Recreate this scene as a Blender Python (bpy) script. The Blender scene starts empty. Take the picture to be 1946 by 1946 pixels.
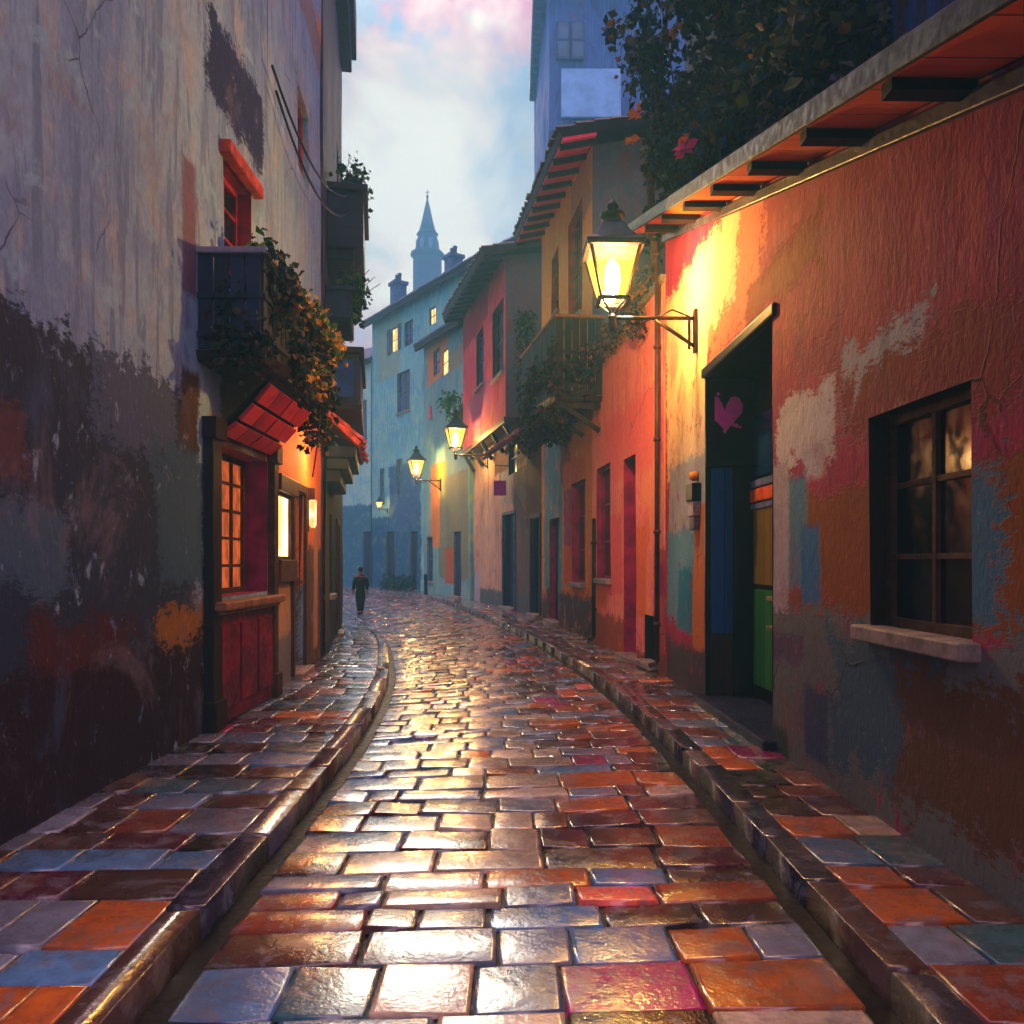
import bpy, math, random
from mathutils import Vector, noise, Matrix
random.seed(7)
R = random.random
def U(a, b): return a + (b - a) * R()
scene = bpy.context.scene
COL = scene.collection
F, CX, HY, CH = 1500.0, 973.0, 1068.0, 1.7      # focal length / principal point / horizon in photo pixels, eye height

# ------------------------------------------------------------------ small helpers
def S(r, g, b):
    f = lambda c: c / 12.92 if c <= .04045 else ((c + .055) / 1.055) ** 2.4
    return (f(r), f(g), f(b), 1.0)
def P(px, py, y):
    return Vector(((px - CX) * y / F, y, CH + (HY - py) * y / F))

class MB:
    """collects faces for ONE mesh object"""
    def __init__(self): self.v = []; self.f = []; self.m = []; self.uv = []; self.c = []; self.sm = []
    def face(self, pts, m=0, uv=None, col=None, smooth=False):
        i = len(self.v); self.v += [Vector(p) for p in pts]
        self.f.append(tuple(range(i, i + len(pts)))); self.m.append(m)
        self.uv += (uv if uv else [(p[0] + p[1], p[2]) for p in pts])
        self.c += [col or (1, 1, 1, 1)] * len(pts); self.sm.append(smooth)
    def hexa(self, b, t, m=0, col=None):
        """b,t: four bottom / four top points in the same order (ccw from above)"""
        self.face([b[3], b[2], b[1], b[0]], m, col=col); self.face(t, m, col=col)
        for i in range(4):
            j = (i + 1) % 4
            self.face([b[i], b[j], t[j], t[i]], m, col=col)
    def box(self, c, s, m=0, rz=0, col=None):
        c = Vector(c); M = Matrix.Rotation(rz, 3, 'Z'); x, y, z = s[0] / 2, s[1] / 2, s[2] / 2
        q = [(-x, -y), (x, -y), (x, y), (-x, y)]
        self.hexa([c + M @ Vector((a, b, -z)) for a, b in q], [c + M @ Vector((a, b, z)) for a, b in q], m, col)
    def beam(self, a, b, w, h, m=0, col=None, up=(0, 0, 1)):
        a, b = Vector(a), Vector(b); d = (b - a).normalized(); u = Vector(up)
        if abs(d.dot(u)) > .98: u = Vector((1, 0, 0))
        x = d.cross(u).normalized() * (w / 2); z = x.cross(d).normalized() * (h / 2)
        self.hexa([a - x - z, a + x - z, b + x - z, b - x - z], [a - x + z, a + x + z, b + x + z, b - x + z], m, col)
    def tube(self, pts, r, m=0, seg=8, col=None):
        pts = [Vector(p) for p in pts]; rs = r if isinstance(r, (list, tuple)) else [r] * len(pts)
        rings = []
        for i, p in enumerate(pts):
            d = (pts[min(i + 1, len(pts) - 1)] - pts[max(i - 1, 0)]).normalized()
            u = Vector((0, 0, 1)) if abs(d.z) < .95 else Vector((1, 0, 0))
            x = d.cross(u).normalized(); z = x.cross(d)
            rings.append([p + (x * math.cos(k * 2 * math.pi / seg) + z * math.sin(k * 2 * math.pi / seg)) * rs[i] for k in range(seg)])
        for i in range(len(pts) - 1):
            for k in range(seg):
                n = (k + 1) % seg
                self.face([rings[i][k], rings[i][n], rings[i + 1][n], rings[i + 1][k]], m, col=col, smooth=True)
        self.face(rings[0][::-1], m, col=col); self.face(rings[-1], m, col=col)
    def lathe(self, c, prof, seg=16, m=0, rot=0, smooth=True, sx=1, sy=1):
        c = Vector(c)
        rings = [[c + Vector((r * sx * math.cos(rot + k * 2 * math.pi / seg), r * sy * math.sin(rot + k * 2 * math.pi / seg), z)) for k in range(seg)] for r, z in prof]
        for i in range(len(prof) - 1):
            for k in range(seg):
                n = (k + 1) % seg
                self.face([rings[i][k], rings[i][n], rings[i + 1][n], rings[i + 1][k]], m, smooth=smooth)
        self.face(rings[0][::-1], m); self.face(rings[-1], m)

def build(name, mb, mats, parent=None, root=None, bevel=0):
    """links one mesh object; vertices are given in world space, root gives the frame"""
    me = bpy.data.meshes.new(name)
    o0 = root.location if root else Vector((0, 0, 0))
    me.from_pydata([tuple(v - o0) for v in mb.v], [], mb.f)
    for m in (mats if isinstance(mats, (list, tuple)) else [mats]): me.materials.append(m)
    me.polygons.foreach_set('material_index', mb.m)
    me.polygons.foreach_set('use_smooth', mb.sm)
    uvl = me.uv_layers.new(name='UVMap'); uvl.data.foreach_set('uv', [x for p in mb.uv for x in p])
    ca = me.color_attributes.new('col', 'FLOAT_COLOR', 'CORNER'); ca.data.foreach_set('color', [x for p in mb.c for x in p])
    me.update()
    o = bpy.data.objects.new(name, me); COL.objects.link(o)
    if parent: o.parent = parent
    if any(mb.sm) or bevel:
        import bmesh
        bm = bmesh.new(); bm.from_mesh(me); bmesh.ops.remove_doubles(bm, verts=bm.verts, dist=1e-5); bm.to_mesh(me); bm.free()
    if bevel:
        b = o.modifiers.new('bevel', 'BEVEL'); b.width = bevel; b.segments = 2; b.limit_method = 'ANGLE'
    return o
def thing(name, label, cat, loc=(0, 0, 0), group=None):
    o = bpy.data.objects.new(name, None); COL.objects.link(o); o.location = loc; o.empty_display_size = .2
    tag(o, label, cat, group); return o
def tag(o, label, cat, group=None):
    o['label'] = label; o['category'] = cat
    if group: o['group'] = group
    return o
def struct(o): o['kind'] = 'structure'; return o

# ------------------------------------------------------------------ materials
class NT:
    def __init__(self, name):
        self.mat = bpy.data.materials.new(name); self.mat.use_nodes = True
        self.t = self.mat.node_tree; self.n = self.t.nodes; self.l = self.t.links
        self.b = self.n['Principled BSDF']
    def new(self, t, **kw):
        x = self.n.new(t)
        for k, v in kw.items(): setattr(x, k, v)
        return x
    def put(self, sock, v):
        if hasattr(v, 'is_linked') or isinstance(v, bpy.types.NodeSocket): self.l.new(v, sock)
        else: sock.default_value = v
    def math(self, op, a, b=None, c=None, clamp=False):
        x = self.new('ShaderNodeMath', operation=op, use_clamp=clamp)
        for i, v in enumerate((a, b, c)):
            if v is not None: self.put(x.inputs[i], v)
        return x.outputs[0]
    def mix(self, f, a, b, bt='MIX'):
        x = self.new('ShaderNodeMix', data_type='RGBA', blend_type=bt)
        self.put(x.inputs['Factor'], f); self.put(x.inputs[6], a); self.put(x.inputs[7], b)
        return x.outputs[2]
    def noise(self, vec, scale, detail=4, rough=.55, dist=0.0):
        x = self.new('ShaderNodeTexNoise'); self.put(x.inputs['Vector'], vec)
        x.inputs['Scale'].default_value = scale; x.inputs['Detail'].default_value = detail
        x.inputs['Roughness'].default_value = rough; x.inputs['Distortion'].default_value = dist
        return x.outputs['Fac']
    def ramp(self, f, a, b, c=0.0, d=1.0):
        x = self.new('ShaderNodeMapRange', interpolation_type='SMOOTHSTEP'); self.put(x.inputs[0], f)
        for i, v in enumerate((a, b, c, d)): x.inputs[i + 1].default_value = v
        return x.outputs[0]
    def mapping(self, vec, scale=(1, 1, 1), loc=(0, 0, 0)):
        x = self.new('ShaderNodeMapping'); self.put(x.inputs['Vector'], vec)
        x.inputs['Scale'].default_value = scale; x.inputs['Location'].default_value = loc
        return x.outputs[0]
    def bump(self, h, strength=.4, dist=.02, nrm=None):
        x = self.new('ShaderNodeBump'); x.inputs['Strength'].default_value = strength; x.inputs['Distance'].default_value = dist
        self.put(x.inputs['Height'], h)
        if nrm is not None: self.put(x.inputs['Normal'], nrm)
        return x.outputs[0]

def plain(name, col, rough=.6, metal=0, var=.35, scale=6, bump=.25, spec=.18, alt=None):
    n = NT(name); tc = n.new('ShaderNodeTexCoord').outputs['Object']
    f = n.noise(tc, scale, 5, .6); f2 = n.noise(tc, scale * 5, 3, .6)
    dark = tuple(c * (1 - var) for c in col[:3]) + (1,)
    light = alt or tuple(min(1, c * (1 + var)) for c in col[:3]) + (1,)
    c = n.mix(n.ramp(f, .35, .65), dark, light)
    n.l.new(c, n.b.inputs['Base Color'])
    n.b.inputs['Metallic'].default_value = metal
    n.l.new(n.ramp(f2, .3, .7, max(.05, rough - .12), min(1, rough + .12)), n.b.inputs['Roughness'])
    n.b.inputs['Specular IOR Level'].default_value = spec
    if bump: n.l.new(n.bump(n.math('ADD', f, n.math('MULTIPLY', f2, .4)), bump, .015), n.b.inputs['Normal'])
    return n.mat

def attr_mat(name, rough=.6, var=.25, transl=0.0):
    n = NT(name); a = n.new('ShaderNodeAttribute', attribute_name='col').outputs['Color']
    tc = n.new('ShaderNodeTexCoord').outputs['Object']
    f = n.noise(tc, 9, 4)
    c = n.mix(n.ramp(f, .3, .7, 0, 1), n.mix(var, a, (0, 0, 0, 1)), a)
    n.l.new(c, n.b.inputs['Base Color']); n.b.inputs['Roughness'].default_value = rough; n.b.inputs['Specular IOR Level'].default_value = .2
    return n.mat

def wood(name, col, col2, rough=.55, plank=.14, axis='Z', gap=.05):
    """boards along an axis, seams every `plank` metres in the across direction"""
    n = NT(name); tc = n.new('ShaderNodeTexCoord').outputs['UV']
    sc = (14, 1.2, 1) if axis == 'Z' else (1.2, 14, 1)
    f = n.noise(n.mapping(tc, sc), 1.6, 5, .6); g = n.noise(tc, 2.2, 4)
    xyz = n.new('ShaderNodeSeparateXYZ'); n.l.new(tc, xyz.inputs[0])
    u = xyz.outputs[0] if axis == 'Z' else xyz.outputs[1]
    k = n.math('DIVIDE', u, plank); fr = n.math('FRACT', k); seam = n.math('LESS_THAN', fr, gap)
    wn = n.new('ShaderNodeTexWhiteNoise', noise_dimensions='1D'); n.l.new(n.math('FLOOR', k), wn.inputs['W'])
    c = n.mix(n.ramp(n.math('ADD', n.math('MULTIPLY', f, .6), n.math('MULTIPLY', wn.outputs[0], .4)), .25, .7), col, col2)
    c = n.mix(n.ramp(g, .55, .75, 0, .5), c, tuple(x * .4 for x in col[:3]) + (1,))
    n.l.new(n.mix(seam, c, (.01, .008, .008, 1)), n.b.inputs['Base Color'])
    n.b.inputs['Roughness'].default_value = rough; n.b.inputs['Specular IOR Level'].default_value = .14
    n.l.new(n.bump(n.math('SUBTRACT', n.math('MULTIPLY', f, .5), seam), .5, .012), n.b.inputs['Normal'])
    return n.mat

def emit(name, c1, c2, strength, scale=3.0):
    n = NT(name); tc = n.new('ShaderNodeTexCoord').outputs['UV']
    f = n.noise(n.mapping(tc, (2, 1, 1)), scale, 3)
    c = n.mix(n.ramp(f, .35, .65), c1, c2)
    n.b.inputs['Base Color'].default_value = (.05, .03, .02, 1); n.b.inputs['Roughness'].default_value = .2
    n.l.new(c, n.b.inputs['Emission Color']); n.b.inputs['Emission Strength'].default_value = strength
    return n.mat

def plaster(name, W, base, alts, patches=(), stains=None, bump=.5, rough=.8, seed=None):
    """weathered painted plaster: layered washes, streaks, and patches of other coats/bare render laid where the wall has them; a few paint in lamplight"""
    n = NT(name); tc = n.new('ShaderNodeTexCoord').outputs['UV']
    sd = seed if seed is not None else U(0, 50)
    uv = n.mapping(tc, (1, 1, 1), (sd, sd * .7, 0))
    big = n.noise(uv, .55, 5, .6, .6); mid = n.noise(n.mapping(uv, (1.6, .8, 1)), 1.7, 5, .65, .4)
    strk = n.noise(n.mapping(uv, (4.5, .45, 1)), 1.5, 5, .65, .3); fine = n.noise(n.mapping(uv, (1.4, .7, 1)), 14, 4, .7)
    c = base
    th = (.5, .56, .54, .6)
    for i, a in enumerate(alts):
        src = (big, mid, strk, n.noise(uv, .9 + .5 * i, 5, .6, .5))[i % 4]
        c = n.mix(n.ramp(src, th[i % 4] - .04, th[i % 4] + .06, 0, .85), c, a)
    edge = n.math('ADD', n.math('MULTIPLY', n.math('SUBTRACT', n.noise(n.mapping(uv, (1.5, .9, 1)), 1.8, 6, .7), .5), 1.0),
                  n.math('MULTIPLY', n.math('SUBTRACT', n.noise(n.mapping(uv, (1.2, 2.6, 1)), 9, 5, .75), .5), .75))
    xyz = n.new('ShaderNodeSeparateXYZ'); n.l.new(tc, xyz.inputs[0]); u, v = xyz.outputs[0], xyz.outputs[1]
    rel = 0.0
    ero = n.ramp(n.noise(n.mapping(uv, (1.3, .8, 1)), 3.3, 7, .72, .4), .33, .42, .12, 1)
    for p in patches:
        px0, px1, py0, py1, colr = p[:5]; amp = p[5] if len(p) > 5 else .5; op = p[6] if len(p) > 6 else 1.0
        s0, s1, h0, h1 = W.rect(px0, px1, py0, py1)
        du = n.math('SUBTRACT', n.math('ABSOLUTE', n.math('SUBTRACT', u, (s0 + s1) / 2)), (s1 - s0) / 2)
        dv = n.math('SUBTRACT', n.math('ABSOLUTE', n.math('SUBTRACT', v, (h0 + h1) / 2)), (h1 - h0) / 2)
        k = max(.25, min(1.0, (s1 - s0) * .8))
        d = n.math('MULTIPLY_ADD', edge, amp * k, n.math('MAXIMUM', du, dv))
        m = n.math('MULTIPLY', n.ramp(d, -.05, .04, op, 0), ero)
        c = n.mix(m, c, colr); rel = n.math('ADD', rel, n.math('MULTIPLY', m, .35))
    st = stains or (S(.42, .22, .12), S(.2, .28, .38))
    c = n.mix(n.ramp(n.noise(n.mapping(uv, (1, .8, 1), (9, 4, 0)), 1.15, 7, .7, .5), .53, .68, 0, .5), c, st[0])
    c = n.mix(n.ramp(n.noise(n.mapping(uv, (1.2, .6, 1), (2, 17, 0)), 1.6, 7, .7, .5), .54, .7, 0, .5), c, st[1])
    drip = n.noise(n.mapping(uv, (9, .3, 1), (5, 1, 0)), 1.3, 5, .6)
    c = n.mix(n.ramp(drip, .6, .72, 0, .4), c, n.mix(.65, c, (.03, .02, .025, 1)))
    vr = n.new('ShaderNodeTexVoronoi', feature='DISTANCE_TO_EDGE'); vr.inputs['Scale'].default_value = .8
    wob = n.new('ShaderNodeTexNoise'); n.l.new(uv, wob.inputs['Vector']); wob.inputs['Scale'].default_value = 2.2; wob.inputs['Detail'].default_value = 5
    n.l.new(n.mix(.22, uv, wob.outputs['Color'], 'ADD'), vr.inputs['Vector'])
    crack = n.math('MULTIPLY', n.ramp(vr.outputs['Distance'], .002, .007, 1, 0), n.ramp(big, .52, .6))
    c = n.mix(n.math('MULTIPLY', crack, .7), c, (.03, .02, .02, 1))
    # speckle of scraped coats
    c = n.mix(n.ramp(fine, .35, .62, .28, 0), c, n.mix(.6, c, (.02, .015, .02, 1)))
    c = n.mix(n.ramp(fine, .62, .75, 0, .22), c, (.7, .62, .55, 1))
    n.l.new(c, n.b.inputs['Base Color']); n.b.inputs['Roughness'].default_value = rough
    n.b.inputs['Specular IOR Level'].default_value = .15
    vf = n.noise(n.mapping(uv, (1.5, .6, 1)), 30, 3, .6)
    hgt = n.math('ADD', n.math('MULTIPLY', crack, -.35), n.math('ADD', n.math('ADD', n.math('MULTIPLY', mid, .8), n.math('MULTIPLY', fine, .6)), n.math('ADD', rel, n.math('MULTIPLY', vf, .2))))
    n.l.new(n.bump(hgt, bump, .03), n.b.inputs['Normal'])
    return n.mat

def wet_stone(name, rough0=.08, rough1=.32):
    n = NT(name); a = n.new('ShaderNodeAttribute', attribute_name='col').outputs['Color']
    tc = n.new('ShaderNodeTexCoord').outputs['Object']
    f = n.noise(tc, 2.5, 6, .65, .5); g = n.noise(tc, 11, 5, .65); h = n.noise(n.mapping(tc, (1, 1.8, 1)), 34, 4, .6)
    c = n.mix(n.ramp(g, .35, .65, 0, .55), a, n.mix(.75, a, (.012, .01, .012, 1)))
    c = n.mix(n.ramp(f, .55, .66, 0, .42), c, (.24, .15, .1, 1))
    k = n.noise(n.mapping(tc, (1, 1, 1), (4, 8, 0)), 4.3, 6, .7, .6); c = n.mix(n.ramp(k, .52, .6, 0, .5), c, (.13, .14, .165, 1))
    c = n.mix(n.ramp(n.noise(tc, 1.2, 5, .6), .45, .6, 0, .35), c, (.05, .035, .03, 1))
    c = n.mix(n.ramp(h, .6, .74, 0, .2), c, (.42, .36, .32, 1))
    n.l.new(c, n.b.inputs['Base Color'])
    n.l.new(n.ramp(n.math('ADD', n.math('MULTIPLY', f, .5), n.math('MULTIPLY', g, .5)), .38, .62, rough0, rough1), n.b.inputs['Roughness'])
    n.b.inputs['Specular IOR Level'].default_value = .6
    n.b.inputs['Coat Weight'].default_value = .85; n.b.inputs['Coat Roughness'].default_value = .07; n.b.inputs['Coat IOR'].default_value = 1.36
    hh = n.math('ADD', n.math('MULTIPLY', g, .7), n.math('MULTIPLY', h, .25))
    n.l.new(n.bump(hh, .34, .02), n.b.inputs['Normal'])
    n.l.new(n.bump(n.math('ADD', f, n.math('MULTIPLY', g, .3)), .22, .03), n.b.inputs['Coat Normal'])
    return n.mat

IRON = plain('black_iron', S(.07, .07, .09), .4, .6, .3, 12, .2)
NAVYIRON = plain('blue_black_enamel', S(.08, .1, .2), .35, .3, .4, 10, .15)
BRASSIRON = plain('warm_iron', S(.2, .13, .09), .5, .5, .4, 14, .2)
DARKWOOD = wood('dark_wood', S(.12, .075, .07), S(.2, .13, .1))
BLUEWOOD = wood('dark_blue_boards', S(.06, .07, .13), S(.11, .14, .24))
REDWOOD = wood('crimson_boards', S(.62, .1, .22), S(.75, .2, .27), .5, .2, 'Z')
PLUMWOOD = wood('plum_boards', S(.4, .05, .2), S(.52, .08, .26), .5)
BURGUNDY = plain('burgundy_paint', S(.36, .04, .16), .5, 0, .45, 3)
PLUMPAINT = plain('magenta_paint', S(.5, .04, .3), .5, 0, .4, 3)
NAVYDOOR = wood('navy_door', S(.06, .09, .2), S(.1, .16, .32), .45, .16)
PLUMDOOR = wood('plum_door', S(.3, .06, .16), S(.4, .1, .22), .5, .16)
BLACKWOOD = wood('black_wood', S(.06, .05, .06), S(.12, .09, .09), .5, .18)
GREENDOOR = wood('green_door', S(.1, .33, .2), S(.2, .45, .2), .45, .17)
OCHREWOOD = wood('ochre_door', S(.4, .34, .1), S(.5, .4, .14), .5, .17)
BLUEDOOR = wood('blue_door', S(.05, .2, .36), S(.08, .28, .48), .45, .17)
REDFRAME = plain('red_frame', S(.55, .09, .1), .5, 0, .35, 5)
BROWNFRAME = plain('brown_frame', S(.24, .15, .13), .55, 0, .35, 6)
GREYFRAME = plain('grey_blue_frame', S(.25, .35, .42), .55, 0, .3, 6)
STONE = plain('sill_stone', S(.5, .45, .43), .5, 0, .35, 7, .5)
GLASSDK = plain('dark_glass', S(.05, .07, .12), .08, 0, .5, 1.5, .05, .6)
GLASSBL = plain('blue_glass', S(.08, .2, .38), .1, 0, .4, 1.5, .05, .6)
LITWARM = emit('lit_pane', (1, .42, .06, 1), (1, .68, .25, 1), 1.7)
LITHOT = emit('bright_lit_pane', (1, .40, .05, 1), (1, .82, .5, 1), 3.2, 1.6)
LITDIM = emit('dim_lit_pane', (1, .16, .03, 1), (.35, .07, .02, 1), .55, 4)
TILE = plain('dark_roof_tile', S(.22, .13, .12), .6, 0, .5, 7, .4, .4, S(.33, .19, .15))
TILEB = plain('slate_blue_tile', S(.2, .32, .45), .5, 0, .4, 3, .4, .5, S(.34, .4, .52))
LEAF = attr_mat('leaf', .55)
_t = LEAF.node_tree; _tr = _t.nodes.new('ShaderNodeBsdfTranslucent'); _mx = _t.nodes.new('ShaderNodeMixShader'); _mx.inputs[0].default_value = .35
_p = _t.nodes['Principled BSDF']; _t.links.new(_p.inputs['Base Color'].links[0].from_socket, _tr.inputs['Color'])
_t.links.new(_p.outputs[0], _mx.inputs[1]); _t.links.new(_tr.outputs[0], _mx.inputs[2]); _t.links.new(_mx.outputs[0], _t.nodes['Material Output'].inputs['Surface'])
TWIG = plain('twig', S(.3, .2, .13), .8, 0, .4, 12)
BARK = plain('pale_bark', S(.5, .37, .25), .8, 0, .4, 8, .6)

# ------------------------------------------------------------------ wall frames (s along the wall, h height, off towards the street)
class Wall:
    def __init__(self, p0, p1, side):
        self.p0 = Vector(p0); self.p1 = Vector(p1); d = self.p1 - self.p0; self.L = d.length; self.d = d / self.L
        self.n = Vector((-self.d.y, self.d.x)) if side == 'R' else Vector((self.d.y, -self.d.x))
    def pt(self, s, h, off=0):
        q = self.p0 + self.d * s + self.n * off
        return Vector((q.x, q.y, h))
    def s(self, px):
        k = (px - CX) / F      # x = k*y
        return (k * self.p0.y - self.p0.x) / (self.d.x - k * self.d.y)
    def h(self, px, py):
        y = self.p0.y + self.d.y * self.s(px)
        return CH + (HY - py) * y / F
    def rect(self, px0, px1, py0, py1):
        a, b = sorted((self.s(px0), self.s(px1))); m = (px0 + px1) / 2
        h0, h1 = sorted((self.h(m, py0), self.h(m, py1)))
        return a, b, h0, h1
    def bx(self, mb, s0, s1, h0, h1, o0, o1, m=0, h2=None):
        """box in the wall frame; h2 = (extra height at s1) for sloping pieces"""
        e = h2 or 0.0
        q = [(s0, o0), (s1, o0), (s1, o1), (s0, o1)]
        b = [self.pt(s, h0 + (e if s == s1 else 0), o) for s, o in q]; t = [self.pt(s, h1 + (e if s == s1 else 0), o) for s, o in q]
        i0 = len(mb.uv); mb.hexa(b, t, m)
        uvs = []
        for v in mb.v[-24:]:
            r = Vector((v.x, v.y)) - self.p0
            uvs.append((r.dot(self.d) + r.dot(self.n), v.z))
        mb.uv[i0:] = uvs
def rough_off(s, h, amp, sd):
    return amp * (noise.noise(Vector((s * .5 + sd, h * .5, sd))) + .5 * noise.noise(Vector((s * 1.7, h * 1.7 + sd, 3))))

def wall_face(mb, W, h0, hA, hB, ops, m=0, reveal=0, s0=0, s1=None, amp=.025, off=0, sd=0.0):
    """front face as one uneven sheet with openings and their reveals; top runs from hA (s0) to hB (s1)"""
    s1 = W.L if s1 is None else s1
    top = lambda s: hA + (hB - hA) * (s - s0) / (s1 - s0)
    def cuts(a, b, extra, step):
        xs = sorted(set([a, b] + [e for e in extra if a < e < b])); out = [xs[0]]
        for p, q in zip(xs, xs[1:]):
            k = max(1, int((q - p) / step + .5)); out += [p + (q - p) * i / k for i in range(1, k + 1)]
        return out
    lo = min(hA, hB)
    cap = max([o['h1'] for o in ops] + [h0 + .1]) + .02
    xs = cuts(s0, s1, [o[k] for o in ops for k in ('s0', 's1')], .6)
    hs = cuts(h0, max(cap, lo - .3), [o[k] for o in ops for k in ('h0', 'h1')], .6)
    q = lambda s, h: W.pt(s, h, off + rough_off(s, h, amp, sd))
    for a, b in zip(xs, xs[1:]):
        for c, d in zip(hs, hs[1:]):
            sm, hm = (a + b) / 2, (c + d) / 2
            if any(o['s0'] < sm < o['s1'] and o['h0'] < hm < o['h1'] for o in ops): continue
            mb.face([q(a, c), q(b, c), q(b, d), q(a, d)], m, [(a, c), (b, c), (b, d), (a, d)])
        c = hs[-1]
        if top(a) > c + 1e-4 or top(b) > c + 1e-4:
            mb.face([q(a, c), q(b, c), q(b, top(b)), q(a, top(a))], m, [(a, c), (b, c), (b, top(b)), (a, top(a))])
    for o in ops:
        a, b, c, d, e = o['s0'], o['s1'], o['h0'], o['h1'], off - o.get('dep', .16) - .03
        rm = o.get('rm', reveal)
        for (p1, p2) in (((a, c), (a, d)), ((a, d), (b, d)), ((b, d), (b, c)), ((b, c), (a, c))):
            mb.face([q(*p1), q(*p2), W.pt(p2[0], p2[1], e), W.pt(p1[0], p1[1], e)], rm,
                    [p1, p2, (p2[0] + .2, p2[1] + .2), (p1[0] + .2, p1[1] + .2)])
def shell(mb, W, h0, hA, hB, D, m=0, s0=0, s1=None, off=0, near=None, rise=0.0):
    """side, back and top of the house behind its front"""
    s1 = W.L if s1 is None else s1; near = m if near is None else near
    def qd(a, b, c, d, mm):
        l = (Vector(b) - Vector(a)).length
        mb.face([a, b, c, d], mm, [(0, a[2]), (l, b[2]), (l, c[2]), (0, d[2])])
    A0, A1 = W.pt(s0, h0, off), W.pt(s0, hA, off); B0, B1 = W.pt(s1, h0, off), W.pt(s1, hB, off)
    C0, C1 = W.pt(s1, h0, off - D), W.pt(s1, hB + rise, off - D); E0, E1 = W.pt(s0, h0, off - D), W.pt(s0, hA + rise, off - D)
    qd(A0, E0, E1, A1, near); qd(B0, C0, C1, B1, m); qd(E0, C0, C1, E1, m); mb.face([A1, B1, C1, E1], m)

def op(W, px0, px1, py0, py1, dep=.16, **k):
    a, b, c, d = W.rect(px0, px1, py0, py1)
    o = dict(s0=a, s1=b, h0=c, h1=d, dep=dep); o.update(k); return o
def window(root, W, o, frame, pane, nx=2, ny=3, sill=True, lintel=None, shutters=None, bar=.05, off=0, label=None):
    mb = MB(); a, b, c, d = o['s0'], o['s1'], o['h0'], o['h1']; z0, z1 = off - o['dep'], off - o['dep'] + .05
    e = .012
    W.bx(mb, a - e, b + e, d - bar, d + e, z0, z1); W.bx(mb, a - e, b + e, c - e, c + bar, z0, z1)
    W.bx(mb, a - e, a + bar, c + bar, d - bar, z0, z1); W.bx(mb, b - bar, b + e, c + bar, d - bar, z0, z1)
    for i in range(1, nx): x = a + (b - a) * i / nx; W.bx(mb, x - .018, x + .018, c + bar, d - bar, z0 + .006, z1 - .008)
    for j in range(1, ny):
        y = c + (d - c) * j / ny; W.bx(mb, a + bar, b - bar, y - .016, y + .016, z0 + .01, z1 - .012)
    w = build('window', mb, frame, root, root)
    if label: w['label'] = label
    mb = MB(); W.bx(mb, a - e, b + e, c - e, d + e, z0 - .02, z0 + .012); build('pane', mb, pane, w, root)
    if sill:
        mb = MB(); W.bx(mb, a - .07, b + .07, c - .09, c + .005, z0 + .06, off + .1); build('sill', mb, STONE, w, root, .012)
    if lintel:
        mb = MB(); W.bx(mb, a - .09, b + .09, d - .002, d + .16, off - .05, off + .055); build('lintel', mb, lintel, w, root, .012)
    if shutters:
        for sd in (0, 1):
            mb = MB(); x0, x1 = (a - .42, a - .03) if sd == 0 else (b + .03, b + .42)
            W.bx(mb, x0, x1, c - .02, d + .02, off + .035, off + .075)
            for t in range(7):
                y = c + .05 + (d - c - .1) * t / 6; W.bx(mb, x0 + .04, x1 - .04, y - .02, y + .02, off + .076, off + .088)
            build('shutter', mb, shutters, w, root)
    return w
def door(root, W, o, leaf, frame=None, off=0, panels=3, label=None, glass=None):
    mb = MB(); a, b, c, d = o['s0'], o['s1'], o['h0'], o['h1']; z = off - o['dep']; e = .012
    W.bx(mb, a - e, b + e, c - e, d + e, z - .03, z + .015)
    for i in range(panels):
        y0 = c + .12 + (d - c - .16) * i / panels; y1 = c + .04 + (d - c - .16) * (i + 1) / panels
        W.bx(mb, a + .09, b - .09, y0, y1, z + .01, z + .04)
    w = build('door', mb, leaf, root, root, .006)
    if label: w['label'] = label
    mb = MB(); W.bx(mb, a + .05, a + .09, c + .98, c + 1.1, z + .016, z + .085); build('handle', mb, IRON, w, root, .008)
    if frame:
        mb = MB(); W.bx(mb, a - .1, a - .003, c, d + .12, off - .06, off + .05); W.bx(mb, b + .003, b + .1, c, d + .12, off - .06, off + .05)
        W.bx(mb, a - .003, b + .003, d + .003, d + .12, off - .06, off + .047)
        build('frame', mb, frame, w, root, .008)
    mb = MB(); W.bx(mb, a - .06, b + .06, c - .06, c + .03, z + .05, off + .16); build('doorstep', mb, STONE, w, root, .015)
    return w

def roof(name, root, parent, A, B, up, mat, tw=.2, row=.36, thick=.1, under=None):
    A, B, up = Vector(A), Vector(B), Vector(up); x = (B - A); L = x.length; x = x / L; Lu = up.length; u = up / Lu
    nz = x.cross(u).normalized()
    if nz.z < 0: nz = -nz
    mb = MB(); nt = max(1, int(L / tw)); tw = L / nt; nr = max(1, int(Lu / row)); row = Lu / nr
    for r in range(nr):
        for t in range(nt):
            j = U(-.05, .04) if r == 0 else U(-.02, .02); tl = U(-.012, .012); c = (1,) * 4
            lo = A + x * (t * tw) + u * (r * row + j - .03) + nz * (.05 + tl); hi = A + x * (t * tw) + u * ((r + 1) * row + .02) + nz * (.015 + tl)
            P0 = [(lo + x * (tw * k / 4) + nz * (.065 * math.sin(math.pi * k / 4)), hi + x * (tw * k / 4) + nz * (.065 * math.sin(math.pi * k / 4))) for k in range(5)]
            for (a, b), (c2, d) in zip(P0, P0[1:]): mb.face([a, c2, d, b], 0)
            mb.face([p[0] for p in P0], 0)
    q = [A, B, B + up, A + up]
    mb.hexa([p - nz * thick for p in q], [p + nz * .02 for p in q], 1)
    return build(name, mb, [mat, under or mat], parent, root)

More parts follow.
